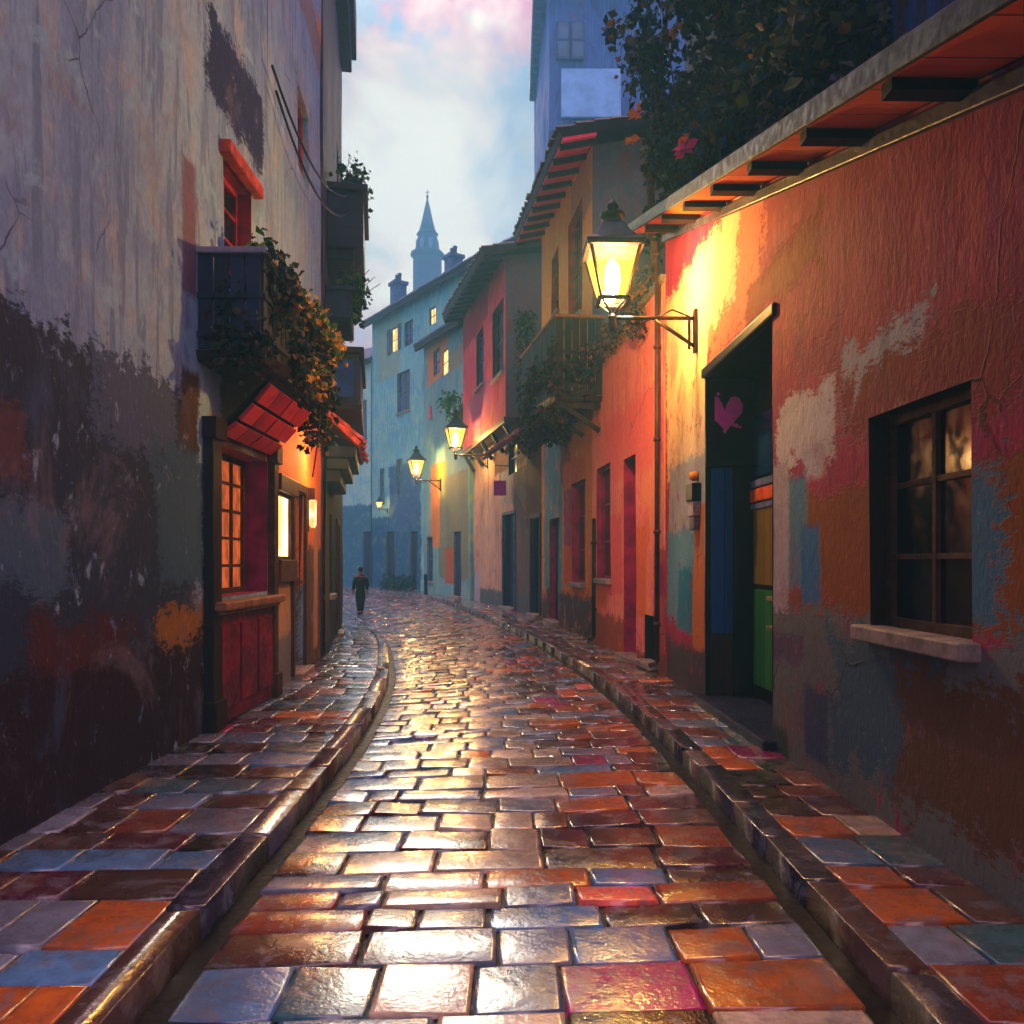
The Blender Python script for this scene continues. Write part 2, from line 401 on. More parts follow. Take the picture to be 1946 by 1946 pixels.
def leaf(mb, p, size, col, droop=.4):
    d = Vector((U(-1, 1), U(-1, 1), U(-1, .7) - droop)).normalized(); s = d.cross(Vector((U(-1, 1), U(-1, 1), U(-1, 1)))).normalized()
    w = s * size * U(.3, .5); l = d * size; n = d.cross(s) * size * .12
    mb.face([p, p + l * .5 + w + n, p + l, p + l * .5 - w + n], 0, col=col)
GREENS = [S(.1, .2, .09), S(.16, .28, .1), S(.22, .36, .12), S(.08, .15, .1), S(.3, .42, .14)]
DARKG = [S(.07, .12, .08), S(.1, .17, .1), S(.08, .12, .16), S(.16, .2, .1), S(.22, .2, .1), S(.07, .09, .14)]
OCHRES = [S(.75, .5, .1), S(.6, .42, .12), S(.85, .6, .15), S(.4, .36, .12)]
def clump(mb, c, r, n, size, cols):
    c = Vector(c)
    for _ in range(n):
        v = Vector((R() - .5, R() - .5, R() - .5)); v = v.normalized() * (R() ** .6)
        k = random.choice(cols); f = U(.75, 1.25); leaf(mb, c + Vector((v.x * r[0], v.y * r[1], v.z * r[2])), size * U(.4, 1.5), (k[0] * f, k[1] * f, k[2] * f, 1))
def plant(name, label, cat, base, clumps, cols, size=.09, stems=(), group=None, density=1.0, flowers=None):
    """a plant: leaves + stems, both parts of the thing"""
    root = thing(name, label, cat, base, group)
    mb = MB()
    for c, r, n in clumps: clump(mb, c, r, int(n * density), size, cols)
    build('foliage', mb, LEAF, root, root)
    if stems:
        mb = MB()
        for pts, r in stems: mb.tube(pts, r, 0, 5)
        build('stem', mb, TWIG, root, root)
    if flowers:
        for p, sz, col in flowers:
            mb = MB()
            for _ in range(7): leaf(mb, Vector(p), sz * U(.7, 1.2), col, .2)
            build('flower', mb, LEAF, root, root)
    return root

exec_parts = []
# ------------------------------------------------------------------ ground, road, pavements
def cr(pts, t):
    n = len(pts) - 1; i = min(int(t), n - 1); f = t - i
    p = [Vector(pts[max(0, min(n, k))]) for k in (i - 1, i, i + 1, i + 2)]
    return .5 * ((2 * p[1]) + (p[2] - p[0]) * f + (2 * p[0] - 5 * p[1] + 4 * p[2] - p[3]) * f * f + (3 * p[1] - p[0] - 3 * p[2] + p[3]) * f ** 3)
LK = [(-1.40, -4), (-1.40, 0), (-1.40, 3.4), (-1.43, 6.85), (-1.60, 9.7), (-1.97, 12.6), (-2.9, 17.3), (-5.0, 24.5), (-7.6, 31), (-11, 37), (-16, 43)]
RK = [(1.45, -4), (1.45, 0), (1.45, 3.5), (1.42, 7.2), (1.22, 10.8), (.75, 14.6), (-.1, 19.8), (-1.6, 27.5), (-4.0, 37), (-8.2, 44.5), (-14, 50.5)]
LW = [(-2.97, -4), (-2.97, 0), (-2.97, 3.4), (-2.95, 6.85), (-3.0, 9.7), (-3.28, 12.8), (-4.3, 18), (-6.4, 25), (-9.4, 31.8), (-13, 38.5), (-18, 45)]
RW = [(2.45, -4), (2.42, 0), (2.4, 3.5), (2.32, 7.2), (2.26, 10.8), (1.87, 14.6), (1.26, 19.8), (-.15, 27.5), (-2.7, 36.9), (-5.5, 44.6), (-12, 51.8)]
def paving(name, LA, RA, zt, depth, widths, palette, mat, gap=.012, tilt=.007, seed=1, base=.06, near=1.0):
    random.seed(seed); mb = MB(); t = 0.0; N = len(LA) - 1
    v3 = lambda p, z: Vector((p.x, p.y, z))
    while t < N - .02:
        c0 = (cr(LA, t) + cr(RA, t)) / 2; step = .01; big = 1 + (near - 1) * max(0, min(1, (11 - c0.y) / 6)); d = U(*depth) * big
        t1 = t
        while t1 < N and (((cr(LA, t1) + cr(RA, t1)) / 2) - c0).length < d: t1 += step
        t1 = min(t1, N)
        a0, b0, a1, b1 = cr(LA, t), cr(RA, t), cr(LA, t1), cr(RA, t1); w = (b0 - a0).length
        us = [0.0]
        while us[-1] < 1: us.append(us[-1] + U(*widths) * big / w)
        us[-1] = 1.0
        if len(us) > 2 and us[-1] - us[-2] < .12 / w * 2 and us[-1] - us[-3] < widths[1] * big * 1.3 / w: us.pop(-2)
        for u0, u1 in zip(us, us[1:]):
            j = lambda: U(-.012, .012)
            q = [a0.lerp(b0, u0), a0.lerp(b0, u1), a1.lerp(b1, u1), a1.lerp(b1, u0)]
            c = (q[0] + q[1] + q[2] + q[3]) / 4
            def inset(p, g): e = c - p; return p + e.normalized() * min(g, e.length * .4)
            zz = U(-.004, .006); tx, ty = U(-tilt, tilt), U(-tilt, tilt)
            zs = [zz - tx - ty, zz + tx - ty, zz + tx + ty, zz - tx + ty]
            ba = [v3(inset(p, gap), zt - base) for p in q]
            mid = [v3(inset(p, gap + .002) + Vector((j() * .4, j() * .4)), zt + z - .007) for p, z in zip(q, zs)]
            tp = [v3(inset(p, gap + .012) + Vector((j() * .6, j() * .6)), zt + z) for p, z in zip(q, zs)]
            um = (u0 + u1) / 2
            col = palette(um, c); f = U(.7, 1.3); col = (col[0] * f, col[1] * f, col[2] * f, 1)
            for i in range(4):
                k = (i + 1) % 4
                mb.face([ba[i], ba[k], mid[k], mid[i]], 0, col=col, smooth=True); mb.face([mid[i], mid[k], tp[k], tp[i]], 0, col=col, smooth=True)
            inn = [v3(inset(p, gap + .03), zt + z + .0014) for p, z in zip(q, zs)]
            for i in range(4):
                k = (i + 1) % 4; mb.face([tp[i], tp[k], inn[k], inn[i]], 0, col=col, smooth=True)
            mb.face(inn, 0, col=col, smooth=True)
        t = t1
    return struct(build(name, mb, mat))
def pick(*ws):
    tot = sum(w for w, c in ws); x = R() * tot
    for w, c in ws:
        x -= w
        if x <= 0: return c
    return ws[-1][1]
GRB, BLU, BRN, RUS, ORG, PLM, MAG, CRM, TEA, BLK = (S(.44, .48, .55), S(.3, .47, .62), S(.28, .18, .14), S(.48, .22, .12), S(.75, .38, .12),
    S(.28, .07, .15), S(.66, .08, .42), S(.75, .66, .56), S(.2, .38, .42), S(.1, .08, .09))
def offs(A, B, d):   # move curve A towards curve B by d
    return [tuple(Vector(a) + (Vector(b) - Vector(a)).normalized() * d) for a, b in zip(A, B)]
def road_pal(u, c):  # cream middle and orange right imitate sky, lamp and wall reflections
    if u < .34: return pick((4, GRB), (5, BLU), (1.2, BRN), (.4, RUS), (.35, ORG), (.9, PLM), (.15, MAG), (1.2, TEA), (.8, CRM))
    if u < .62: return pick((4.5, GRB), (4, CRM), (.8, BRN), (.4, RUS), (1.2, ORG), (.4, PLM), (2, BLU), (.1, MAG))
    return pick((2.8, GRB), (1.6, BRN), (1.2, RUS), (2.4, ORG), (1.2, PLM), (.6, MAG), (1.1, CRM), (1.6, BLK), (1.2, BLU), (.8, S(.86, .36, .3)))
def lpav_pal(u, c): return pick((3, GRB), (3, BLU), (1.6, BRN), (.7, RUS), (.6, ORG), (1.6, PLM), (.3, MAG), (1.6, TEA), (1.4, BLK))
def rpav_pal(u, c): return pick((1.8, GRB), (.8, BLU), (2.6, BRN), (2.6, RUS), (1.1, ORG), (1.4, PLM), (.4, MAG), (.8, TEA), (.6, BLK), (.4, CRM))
STONEMAT = wet_stone('wet_cobble'); FLAGMAT = wet_stone('wet_flagstone', .12, .36)
gmb = MB(); gmb.face([(-60, -20, -.05), (60, -20, -.05), (60, 130, -.05), (-60, 130, -.05)], 0)
g = struct(build('ground', gmb, plain('dark_earth', S(.11, .09, .09), .5, 0, .4, 2)))
paving('road', offs(LK, RK, .1), offs(RK, LK, .1), 0.0, (.17, .33), (.18, .56), road_pal, STONEMAT, .006, .008, seed=11, near=1.18)  # inset leaves a strip of dark bed as painted gutter shadow
LKi, RKi = offs(LK, LW, .17), offs(RK, RW, .17)
paving('pavement', LW, LKi, .115, (.24, .46), (.24, .52), lpav_pal, FLAGMAT, .01, .005, 21)
paving('pavement', RKi, RW, .115, (.24, .46), (.22, .46), rpav_pal, FLAGMAT, .01, .005, 22)
def kerb_pal(u, c): return pick((3, S(.33, .31, .36)), (1.2, S(.5, .42, .38)), (.25, RUS), (1.2, BRN), (.4, PLM), (4, S(.16, .15, .2)))  # mostly dark tones, standing in for the shaded kerb face
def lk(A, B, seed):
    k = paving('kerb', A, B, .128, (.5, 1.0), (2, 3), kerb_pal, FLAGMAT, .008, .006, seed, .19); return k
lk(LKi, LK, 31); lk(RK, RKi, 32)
# dark beds: dirt in the joints, and an open strip imitating gutter shadow
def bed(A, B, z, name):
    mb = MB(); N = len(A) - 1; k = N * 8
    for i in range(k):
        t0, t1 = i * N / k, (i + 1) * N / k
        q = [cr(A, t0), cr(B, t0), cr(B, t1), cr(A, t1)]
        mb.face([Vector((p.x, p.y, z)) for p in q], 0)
    return struct(build(name, mb, plain('joint_dirt_gutter_shade', S(.045, .04, .045), .5, 0, .4, 5, .3, .1)))
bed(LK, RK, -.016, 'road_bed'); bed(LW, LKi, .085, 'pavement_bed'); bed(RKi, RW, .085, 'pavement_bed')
random.seed(99)
# ------------------------------------------------------------------ LEFT: tall grey shop house
WA1 = Wall((-2.87, -3), (-2.85, 9.2), 'L'); WA2 = Wall((-2.85, 9.2), (-3.2, 13.2), 'L')
A = thing('shop_house', 'tall grey plastered house with a plum shopfront, dark boarded balcony and a glowing narrow window', 'house', (-2.87, 6, 0))
o_shop = op(WA1, 409, 511, 872, 1132, .3, rm=2)
o_shop['s1'] = WA1.s(507); o_shop['h0'] = 1.36; o_shop['h1'] = 2.86
o_balc = op(WA1, 427, 478, 335, 560, .2, rm=3)
o_lit = op(WA2, 524, 551, 938, 1064, .03, rm=1); o_dra = op(WA2, 555, 576, 935, 1285, .2, rm=1); o_dra['h0'] = .16
o_slit = op(WA2, 566, 588, 190, 342, .15, rm=1)
MA1 = plaster('grey_plaster', WA1, S(.5, .61, .74), [S(.42, .52, .7), S(.56, .6, .66), S(.36, .46, .62), S(.5, .64, .76)], stains=(S(.44, .4, .48), S(.24, .32, .48)), patches=[
    (395, 500, 95, 250, S(.13, .15, .3), .7), (345, 372, 300, 560, S(.42, .32, .4), .6), (452, 470, 300, 330, S(.8, .5, .3), .4), (440, 456, 480, 520, S(.5, .36, .3), .5),
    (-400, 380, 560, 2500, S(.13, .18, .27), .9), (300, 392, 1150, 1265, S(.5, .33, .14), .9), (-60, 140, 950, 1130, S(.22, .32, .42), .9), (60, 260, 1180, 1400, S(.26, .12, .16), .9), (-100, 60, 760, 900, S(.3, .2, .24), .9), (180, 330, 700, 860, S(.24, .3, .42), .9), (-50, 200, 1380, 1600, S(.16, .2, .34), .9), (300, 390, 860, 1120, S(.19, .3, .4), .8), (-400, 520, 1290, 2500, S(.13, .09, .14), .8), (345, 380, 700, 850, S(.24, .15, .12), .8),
    (420, 515, 700, 870, S(.2, .12, .12), .3), (505, 512, 800, 1300, S(.5, .3, .25), .3), (392, 408, 900, 1130, S(.45, .42, .44), .4), (400, 420, 790, 850, S(.62, .28, .24), .3)])
MA2 = plaster('grey_plaster_orange_glow', WA2, S(.5, .61, .74), [S(.44, .54, .7), S(.58, .6, .62), S(.4, .5, .64)], stains=(S(.62, .4, .3), S(.4, .38, .44)), patches=[
    (500, 630, 700, 1110, S(.86, .45, .18), .25), (560, 612, 760, 900, S(.9, .4, .24), .7, .9), (512, 552, 890, 1130, S(.84, .42, .2), .4), (500, 553, 1100, 1230, S(.64, .5, .4), .5),  # orange patches paint in the glow round the lit window and sconce
    (578, 640, 1040, 1330, S(.36, .27, .2), .6), (596, 604, 1000, 1230, S(.7, .52, .4), .3), (500, 560, 1215, 1400, S(.42, .42, .46), .5), (520, 640, 1290, 1500, S(.24, .2, .18), .5),
    (600, 635, 85, 150, S(.8, .45, .1), .6), (560, 640, 40, 120, S(.5, .36, .34), .7, .8)])
RED_R = REDFRAME
mb = MB()
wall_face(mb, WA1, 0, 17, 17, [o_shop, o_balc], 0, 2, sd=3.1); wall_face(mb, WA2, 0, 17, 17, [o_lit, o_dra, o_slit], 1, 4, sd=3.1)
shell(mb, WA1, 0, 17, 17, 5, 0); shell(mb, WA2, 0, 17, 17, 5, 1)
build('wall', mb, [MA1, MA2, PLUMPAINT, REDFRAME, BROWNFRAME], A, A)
w = window(A, WA1, o_shop, BROWNFRAME, LITDIM, 4, 5, False, None, None, .06)
mb = MB(); WA1.bx(mb, o_shop['s0'] - .25, o_shop['s1'] + .08, 1.24, 1.32, -.02, .2); WA1.bx(mb, o_shop['s0'] - .2, o_shop['s1'] + .04, 1.2, 1.24, -.02, .15)
build('sill', mb, plain('worn_wood_sill', S(.45, .3, .22), .5, 0, .4, 8), w, A, .015)
mb = MB(); s0, s1 = o_shop['s0'] - .1, o_shop['s1'] + .02
WA1.bx(mb, s0, s1, .13, 1.2, -.03, .06)
for i in range(3):
    a = s0 + .06 + (s1 - s0 - .06) * i / 3; WA1.bx(mb, a, a + (s1 - s0) / 3 - .08, .28, 1.08, .055, .085)
build('stall_riser', mb, BURGUNDY, A, A, .008)
for i, (a, b) in enumerate(((o_shop['s0'] - .28, o_shop['s0'] - .06), (o_shop['s1'] + .02, o_shop['s1'] + .17))):
    mb = MB(); WA1.bx(mb, a, b, .13, 3.05, -.03, .09); WA1.bx(mb, a - .03, b + .03, .13, .4, -.03, .13); WA1.bx(mb, a - .03, b + .03, 2.85, 3.05, -.03, .13)
    build('pilaster', mb, [BLACKWOOD, BROWNFRAME][i], A, A, .01)
# French window over the balcony
w = window(A, WA1, o_balc, REDFRAME, GLASSDK, 2, 4, False, None, None, .06)
mb = MB(); WA1.bx(mb, o_balc['s0'] - .1, o_balc['s1'] + .12, o_balc['h1'], o_balc['h1'] + .14, -.05, .1); build('lintel', mb, plain('rust_lintel', S(.6, .2, .1), .6, 0, .4, 6), w, A, .015)
w = window(A, WA2, o_lit, BROWNFRAME, LITHOT, 1, 1, False, None, None, .045, label='narrow window glowing yellow')
mb = MB(); WA2.bx(mb, o_lit['s0'] - .14, o_lit['s1'] + .1, o_lit['h1'], o_lit['h1'] + .2, -.05, .1); build('lintel', mb, BROWNFRAME, w, A, .01)
mb = MB(); WA2.bx(mb, o_lit['s0'] - .1, o_lit['s1'] + .06, o_lit['h0'] - .28, o_lit['h0'], -.05, .09); build('apron', mb, BROWNFRAME, w, A, .01)
door(A, WA2, o_dra, BLACKWOOD, BROWNFRAME)
window(A, WA2, o_slit, REDFRAME, GLASSDK, 1, 3, False, None, None, .05)
# panelled crimson coving under the balcony
mb = MB(); s0, s1 = WA1.s(415), 12.2; n = 3
cov = [(.03, 2.92), (.2, 3.06), (.36, 3.24), (.52, 3.44)]
for (o0, h0), (o1, h1) in zip(cov, cov[1:]):
    for k in range(2):
        a = s0 + (s1 - s0) * k / 2 + .02; b = s0 + (s1 - s0) * (k + 1) / 2 - .02
        q = [(o0 + .012, h0 + .015), (o1 - .012, h1 - .015)]
        p = [WA1.pt(a, q[0][1], q[0][0]), WA1.pt(b, q[0][1], q[0][0]), WA1.pt(b, q[1][1], q[1][0]), WA1.pt(a, q[1][1], q[1][0])]
        up = Vector((-.03, 0, .03)); mb.hexa(p, [x + up for x in p])
        for v in range(24): mb.uv[-24 + v] = ((mb.v[-24 + v].y) * .5, mb.v[-24 + v].z * 2)
build('coving', mb, REDWOOD, A, A, .006)
mb = MB()
p = [WA1.pt(s0, 2.94, -.02), WA1.pt(s1, 2.94, -.02), WA1.pt(s1, 3.5, .54), WA1.pt(s0, 3.5, .54)]
mb.hexa(p, [x + Vector((0, 0, .05)) for x in p]); build('coving_back', mb, BLACKWOOD, A, A)
# the boarded balcony
def balcony(root, W, s0, s1, h0, h1, prj, mats, sk=0.0, nb=3, brk=True, prj1=None):
    slab, board, rail = mats; prj1 = prj1 or prj
    mb = MB()
    q = [W.pt(s0, h0, -.02), W.pt(s1, h0 + sk, -.02), W.pt(s1, h0 + sk, prj1), W.pt(s0, h0, prj)]
    e = [W.pt(s0 - .05, h0 + .1, -.02), W.pt(s1 + .05, h0 + .1 + sk, -.02), W.pt(s1 + .05, h0 + .1 + sk, prj1 + .06), W.pt(s0 - .05, h0 + .1, prj + .06)]
    mb.hexa(q, e); b = build('balcony', mb, slab, root, root, .012)
    cr_ = [W.pt(s0, h0 + .1, 0), W.pt(s0, h0 + .1, prj), W.pt(s1, h0 + .1 + sk, prj1), W.pt(s1, h0 + .1 + sk, 0)]
    H = h1 - h0 - .1
    for i in range(3):
        a, c = cr_[i], cr_[i + 1]; L = (c - a).length; k = max(2, int(L / .13)); mb = MB()
        for t in range(k):
            p0 = a.lerp(c, (t + .06) / k); p1 = a.lerp(c, (t + .94) / k); z = Vector((0, 0, H - .04)); w_ = U(-.008, .008)
            nn = Vector((-(c - a).y, (c - a).x, 0)).normalized() * (.014)
            sh = Vector((0, 0, .02)); o = nn * (w_ * 60)
            mb.hexa([p0 - nn + o + sh, p1 - nn + o + sh, p1 + nn + o + sh, p0 + nn + o + sh], [p0 - nn + o + z, p1 - nn + o + z, p1 + nn + o + z, p0 + nn + o + z])
            for v in range(24): mb.uv[-24 + v] = (t * .14 + .07, mb.v[-24 + v].z)
        for hh in (.16, .55): mb.beam(a + Vector((0, 0, H * hh)), c + Vector((0, 0, H * hh)), .07, .05)
        build('railing', mb, board, b, root)
    mb = MB()
    for i in range(3):
        a, c = cr_[i] + Vector((0, 0, H)), cr_[i + 1] + Vector((0, 0, H)); d = (c - a).normalized()
        mb.beam(a - d * .045, c + d * .045, .11, .06 + .002 * i)
    build('handrail', mb, rail, b, root, .012)
    if brk:
        for t in range(nb):
            s = s0 + .15 + (s1 - s0 - .3) * t / max(1, nb - 1); z = h0 + sk * (s - s0) / (s1 - s0); mb = MB(); pj = prj + (prj1 - prj) * (s - s0) / (s1 - s0)
            mb.beam(W.pt(s, z - .07, 0), W.pt(s, z - .07, pj * .9), .09, .12); mb.beam(W.pt(s, z - .55, .03), W.pt(s, z - .12, pj * .75), .07, .09)
            build('bracket', mb, slab, b, root)
    return b
RAILW = wood('weathered_rail', S(.42, .4, .46), S(.55, .52, .55), .4, 3)
balcony(A, WA1, WA1.s(376), 12.6, 3.52, 4.52, .58, (DARKWOOD, BLUEWOOD, RAILW), 0.0, 3, False, .62)
# ------------------------------------------------------------------ LEFT: dark corner house with jettied bays
WB = Wall((-3.13, 13.2), (-4.35, 20.3), 'L')
B = thing('corner_house', 'dark blue-black corner house with a boarded bay jutting over the lane', 'house', (-3.8, 16, 0))
MB_ = plaster('dark_corner_plaster', WB, S(.11, .15, .19), [S(.18, .13, .26), S(.12, .25, .27), S(.2, .17, .13), S(.1, .09, .16)], [
    (605, 650, 900, 1250, S(.12, .24, .24), .7, .8), (605, 625, 950, 1230, S(.3, .25, .1), .7)])
MBU = plaster('purple_corner_plaster', WB, S(.12, .1, .24), [S(.2, .13, .28), S(.14, .12, .22), S(.3, .2, .24)])
o_b1 = dict(s0=1.2, s1=2.0, h0=1.1, h1=2.6, dep=.15); o_b2 = dict(s0=3.6, s1=4.6, h0=.16, h1=2.5, dep=.18); o_b3 = dict(s0=4.6, s1=5.5, h0=9.6, h1=11.2, dep=.15)
mb = MB(); wall_face(mb, WB, 0, 6.2, 6.2, [o_b1, o_b2], 0, 0, sd=6); wall_face(mb, WB, 6.2, 14.4, 14.4, [o_b3], 1, 1, sd=6, off=-.03)
shell(mb, WB, 0, 14.4, 14.4, 5, 1, off=-.03); build('wall', mb, [MB_, MBU], B, B)
window(B, WB, o_b1, BROWNFRAME, GLASSDK, 2, 3); door(B, WB, o_b2, NAVYDOOR, BROWNFRAME); window(B, WB, o_b3, BROWNFRAME, GLASSDK, 2, 3, off=-.03)
mb = MB(); WB.bx(mb, -.2, WB.L + .18, 14.4, 14.75, -5, .22); WB.bx(mb, -.2, WB.L + .22, 14.75, 15.9, -5, .34); build('cornice', mb, plain('purple_cornice', S(.12, .09, .2), .6, 0, .4, 3), B, B, .03)
# boarded bay (blue panels), red tiled apron and corbel below
s0, s1 = .35, 3.1
mb = MB(); WB.bx(mb, s0, s1, 4.42, 5.3, -.02, .55); by = build('bay', mb, BLUEWOOD, B, B, .015)
mb = MB(); WB.bx(mb, s0 - .08, s1 + .08, 5.3, 5.4, -.02, .64); WB.bx(mb, s0 - .05, s1 + .05, 4.33, 4.42, -.02, .6); build('trim', mb, BLACKWOOD, by, B, .01)
mb = MB()
for k in range(4):
    a = s0 + .06 + (s1 - s0 - .06) * k / 4; WB.bx(mb, a, a + (s1 - s0) / 4 - .09, 4.55, 5.2, .54, .58)
build('panel', mb, plain('bay_blue_panel', S(.05, .13, .32), .45, 0, .4, 4), by, B, .008)
mb = MB(); WB.bx(mb, s0 - .012, s0 + .03, 4.55, 5.2, .1, .46); build('panel', mb, plain('bay_end_panel', S(.06, .2, .45), .45, 0, .4, 4), by, B, .008)
roof('apron_roof', B, B, WB.pt(s0 - .1, 3.75, .58), WB.pt(s1 + .1, 3.75, .58), WB.n.to_3d() * -.55 + Vector((0, 0, .5)), plain('red_orange_tile', S(.75, .27, .14), .6, 0, .5, 9, .4), .2, .3, .06)
mb = MB()
for k, (h0, h1, o1) in enumerate(((3.5, 3.7, .5), (3.3, 3.5, .38), (3.08, 3.3, .24))): WB.bx(mb, s0 + .04 * k, s1 - .04 * k, h0, h1, -.02, o1)
build('corbel', mb, plain('navy_corbel', S(.05, .07, .13), .55, 0, .4, 5), B, B, .02)
# upper balcony of the corner house (dark box with plants in it)
mb = MB(); WB.bx(mb, .9, 3.0, 7.35, 8.45, -.02, .62); WB.bx(mb, .82, 3.08, 8.35, 8.47, -.02, .7); WB.bx(mb, 1.0, 2.9, 7.15, 7.35, -.02, .45)
ub = build('upper_balcony', mb, wood('purple_boards', S(.06, .05, .12), S(.1, .08, .18), .5, .18, 'Y'), B, B, .015)
mb = MB(); WB.bx(mb, .6, 2.1, 5.98, 6.5, -.02, .42); WB.bx(mb, .55, 2.15, 6.46, 6.54, -.02, .48); build('window_box', mb, plain('blue_window_box', S(.05, .09, .2), .5, 0, .4, 5), B, B, .015)

# ------------------------------------------------------------------ RIGHT: terracotta house with the portal
WC = Wall((2.33, .4), (2.14, 11.0), 'R')
C = thing('terracotta_house', 'peeling terracotta house with the deep dark portal, pent tiled roof and dark blue upper storey', 'house', (2.2, 6, 0))
hC = lambda s: 6.3 - .315 * (WC.L - s)
o_por = op(WC, 1341, 1469, 668, 1390, .52, rm=2); o_por['h0'] = .14; o_por['h1'] = 3.78
o_cw = dict(s0=3.5, s1=4.55, h0=1.3, h1=2.6, dep=.15)
TER = S(.64, .13, .3)
MC = plaster('terracotta_plaster', WC, TER, [S(.56, .1, .27), S(.68, .24, .3), S(.58, .12, .34), S(.54, .16, .22)], stains=(S(.54, .13, .2), S(.36, .22, .36)), patches=[(1266, 1450, 440, 670, S(.8, .44, .36), 1.0),  # peach patch paints the outer fade of the lantern glow
    (1266, 1345, 520, 905, S(.9, .76, .56), .55), (1266, 1400, 470, 640, S(.9, .74, .6), .9, .95), (1270, 1345, 870, 1060, S(.62, .62, .6), .6), (1268, 1340, 1010, 1180, S(.36, .56, .62), .7),  # cream patches paint in the lantern's bright pool on the wall
    (1290, 1325, 1080, 1200, S(.12, .46, .54), .6), (1318, 1340, 960, 1240, S(.74, .42, .16), .4), (1268, 1345, 1225, 1420, S(.27, .25, .26), .5),
    (1472, 2200, 880, 1210, S(.52, .28, .12), .5), (1478, 1590, 735, 880, S(.74, .72, .74), .8), (1530, 1572, 850, 905, S(.68, .66, .7), .6), (1484, 1535, 905, 1120, S(.3, .5, .6), .4), (1525, 1560, 1000, 1150, S(.18, .42, .62), .4),
    (1466, 1500, 880, 1190, S(.66, .63, .66), .5), (1464, 2200, 1205, 2600, S(.38, .4, .4), .6), (1464, 1530, 1205, 1260, S(.34, .28, .38), .5), (1530, 1575, 1310, 1450, S(.2, .26, .38), .5), (1468, 1500, 1380, 1480, S(.2, .28, .26), .6),
    (1600, 1760, 620, 820, S(.62, .62, .66), .9), (1680, 1900, 900, 1180, S(.24, .42, .5), .9), (1520, 1600, 640, 720, S(.56, .12, .3), .8), (1600, 2200, 560, 760, S(.5, .14, .2), .9), (1580, 1800, 1230, 1500, S(.24, .34, .42), .9), (1700, 2000, 1300, 1600, S(.36, .25, .18), .9), (1420, 1560, 470, 560, S(.52, .16, .12), .6)])
NAVYWALL = plaster('dark_blue_upper', WC, S(.12, .13, .24), [S(.1, .2, .42), S(.24, .15, .18), S(.08, .25, .48), S(.3, .2, .16)], [], bump=.9)
mb = MB(); wall_face(mb, WC, 0, hC(0), hC(WC.L), [o_por, o_cw], 0, 2, sd=9)
shell(mb, WC, 0, hC(0), hC(WC.L), 3.5, 0); build('wall', mb, [MC, NAVYWALL, BLACKWOOD], C, C)
WN = Wall((3.0, .6), (2.72, 12.4), 'R')
o_n1 = dict(s0=6.2, s1=7.1, h0=7.4, h1=9.0, dep=.15); o_n2 = dict(s0=9.0, s1=9.9, h0=7.6, h1=9.2, dep=.15)
mb = MB(); wall_face(mb, WN, 2, 14.5, 14.5, [o_n1, o_n2], 1, 1, sd=12); shell(mb, WN, 2, 14.5, 14.5, 4, 1); build('upper_wall', mb, [MC, NAVYWALL, BLACKWOOD], C, C)
window(C, WN, o_n1, plain('bright_blue_frame', S(.1, .3, .6), .5), GLASSBL, 2, 3, True, None, BLUEWOOD); window(C, WN, o_n2, BROWNFRAME, GLASSBL, 2, 3)
e = WC.d.to_3d()
A0, A1 = WC.pt(.05, hC(.05) + .1, -.85), WC.pt(.05, hC(.05) + .1, .46)
roof('pent_roof', C, C, A1, A0, e * (WC.L + .12) + Vector((0, 0, .315 * (WC.L + .12))), TILE, .22, .38, .05)
mb = MB(); up = Vector((0, 0, .315)) + e
b0 = [WC.pt(.05, hC(.05) + .0, .02), WC.pt(.05, hC(.05), .46)]; vv = up * (WC.L + .1)
p = [b0[0], b0[1], b0[1] + vv, b0[0] + vv]; mb.hexa(p, [q + Vector((0, 0, .03)) for q in p])
for v in range(24): mb.uv[-24 + v] = (mb.v[-24 + v].y, mb.v[-24 + v].x)
sf = build('soffit', mb, wood('orange_soffit', S(.72, .22, .1), S(.85, .36, .15), .5, .5, 'Z', .03), C, C)
for k in range(11):
    s = .3 + k * 1.05
    if s > WC.L: break
    mb = MB(); mb.beam(WC.pt(s, hC(s) - .035, .022), WC.pt(s, hC(s) - .035, .445), .1, .08); build('rafter', mb, BLACKWOOD, sf, C)
mb = MB(); a = WC.pt(0, hC(0) + .05, .49); mb.beam(a, a + up * (WC.L + .14), .035, .13); build('fascia', mb, plain('blue_grey_fascia', S(.07, .09, .17), .6, 0, .6, 3), C, C, .008)
mb = MB(); a = WC.pt(0, hC(0) - .1, .03); mb.beam(a, a + up * WC.L, .05, .09); build('cornice_strip', mb, plain('blue_grey_moulding', S(.2, .2, .28), .45, 0, .4, 4), C, C, .008)
# portal: the deep jamb is panelled, the inner door stands at its back
s_far, s_nr = o_por['s1'], o_por['s0']
mb = MB(); WC.bx(mb, s_nr - .01, s_far + .01, .1, 3.8, -.58, -.535); pd = build('portal_door', mb, BLACKWOOD, C, C)
def panel(name, o0, o1, h0, h1, mat, th=.03, par=pd):   # board on the far jamb, facing down the street
    mb = MB(); WC.bx(mb, s_far - th, s_far + .005, h0, h1, o0, o1)
    for v in range(24): r = mb.v[-24 + v]; mb.uv[-24 + v] = (r.x, r.z)
    return build(name, mb, mat, par, C, .006)
panel('jamb_panel', -.3, -.06, .9, 2.75, BLUEDOOR); panel('jamb_panel', -.5, -.31, .14, 2.75, BLACKWOOD, .022); panel('jamb_panel', -.3, -.06, .14, .89, DARKWOOD)
hb = panel('heart_board', -.53, .01, 2.78, 3.74, plain('black_board', S(.06, .045, .06), .5, 0, .5, 4), .05)
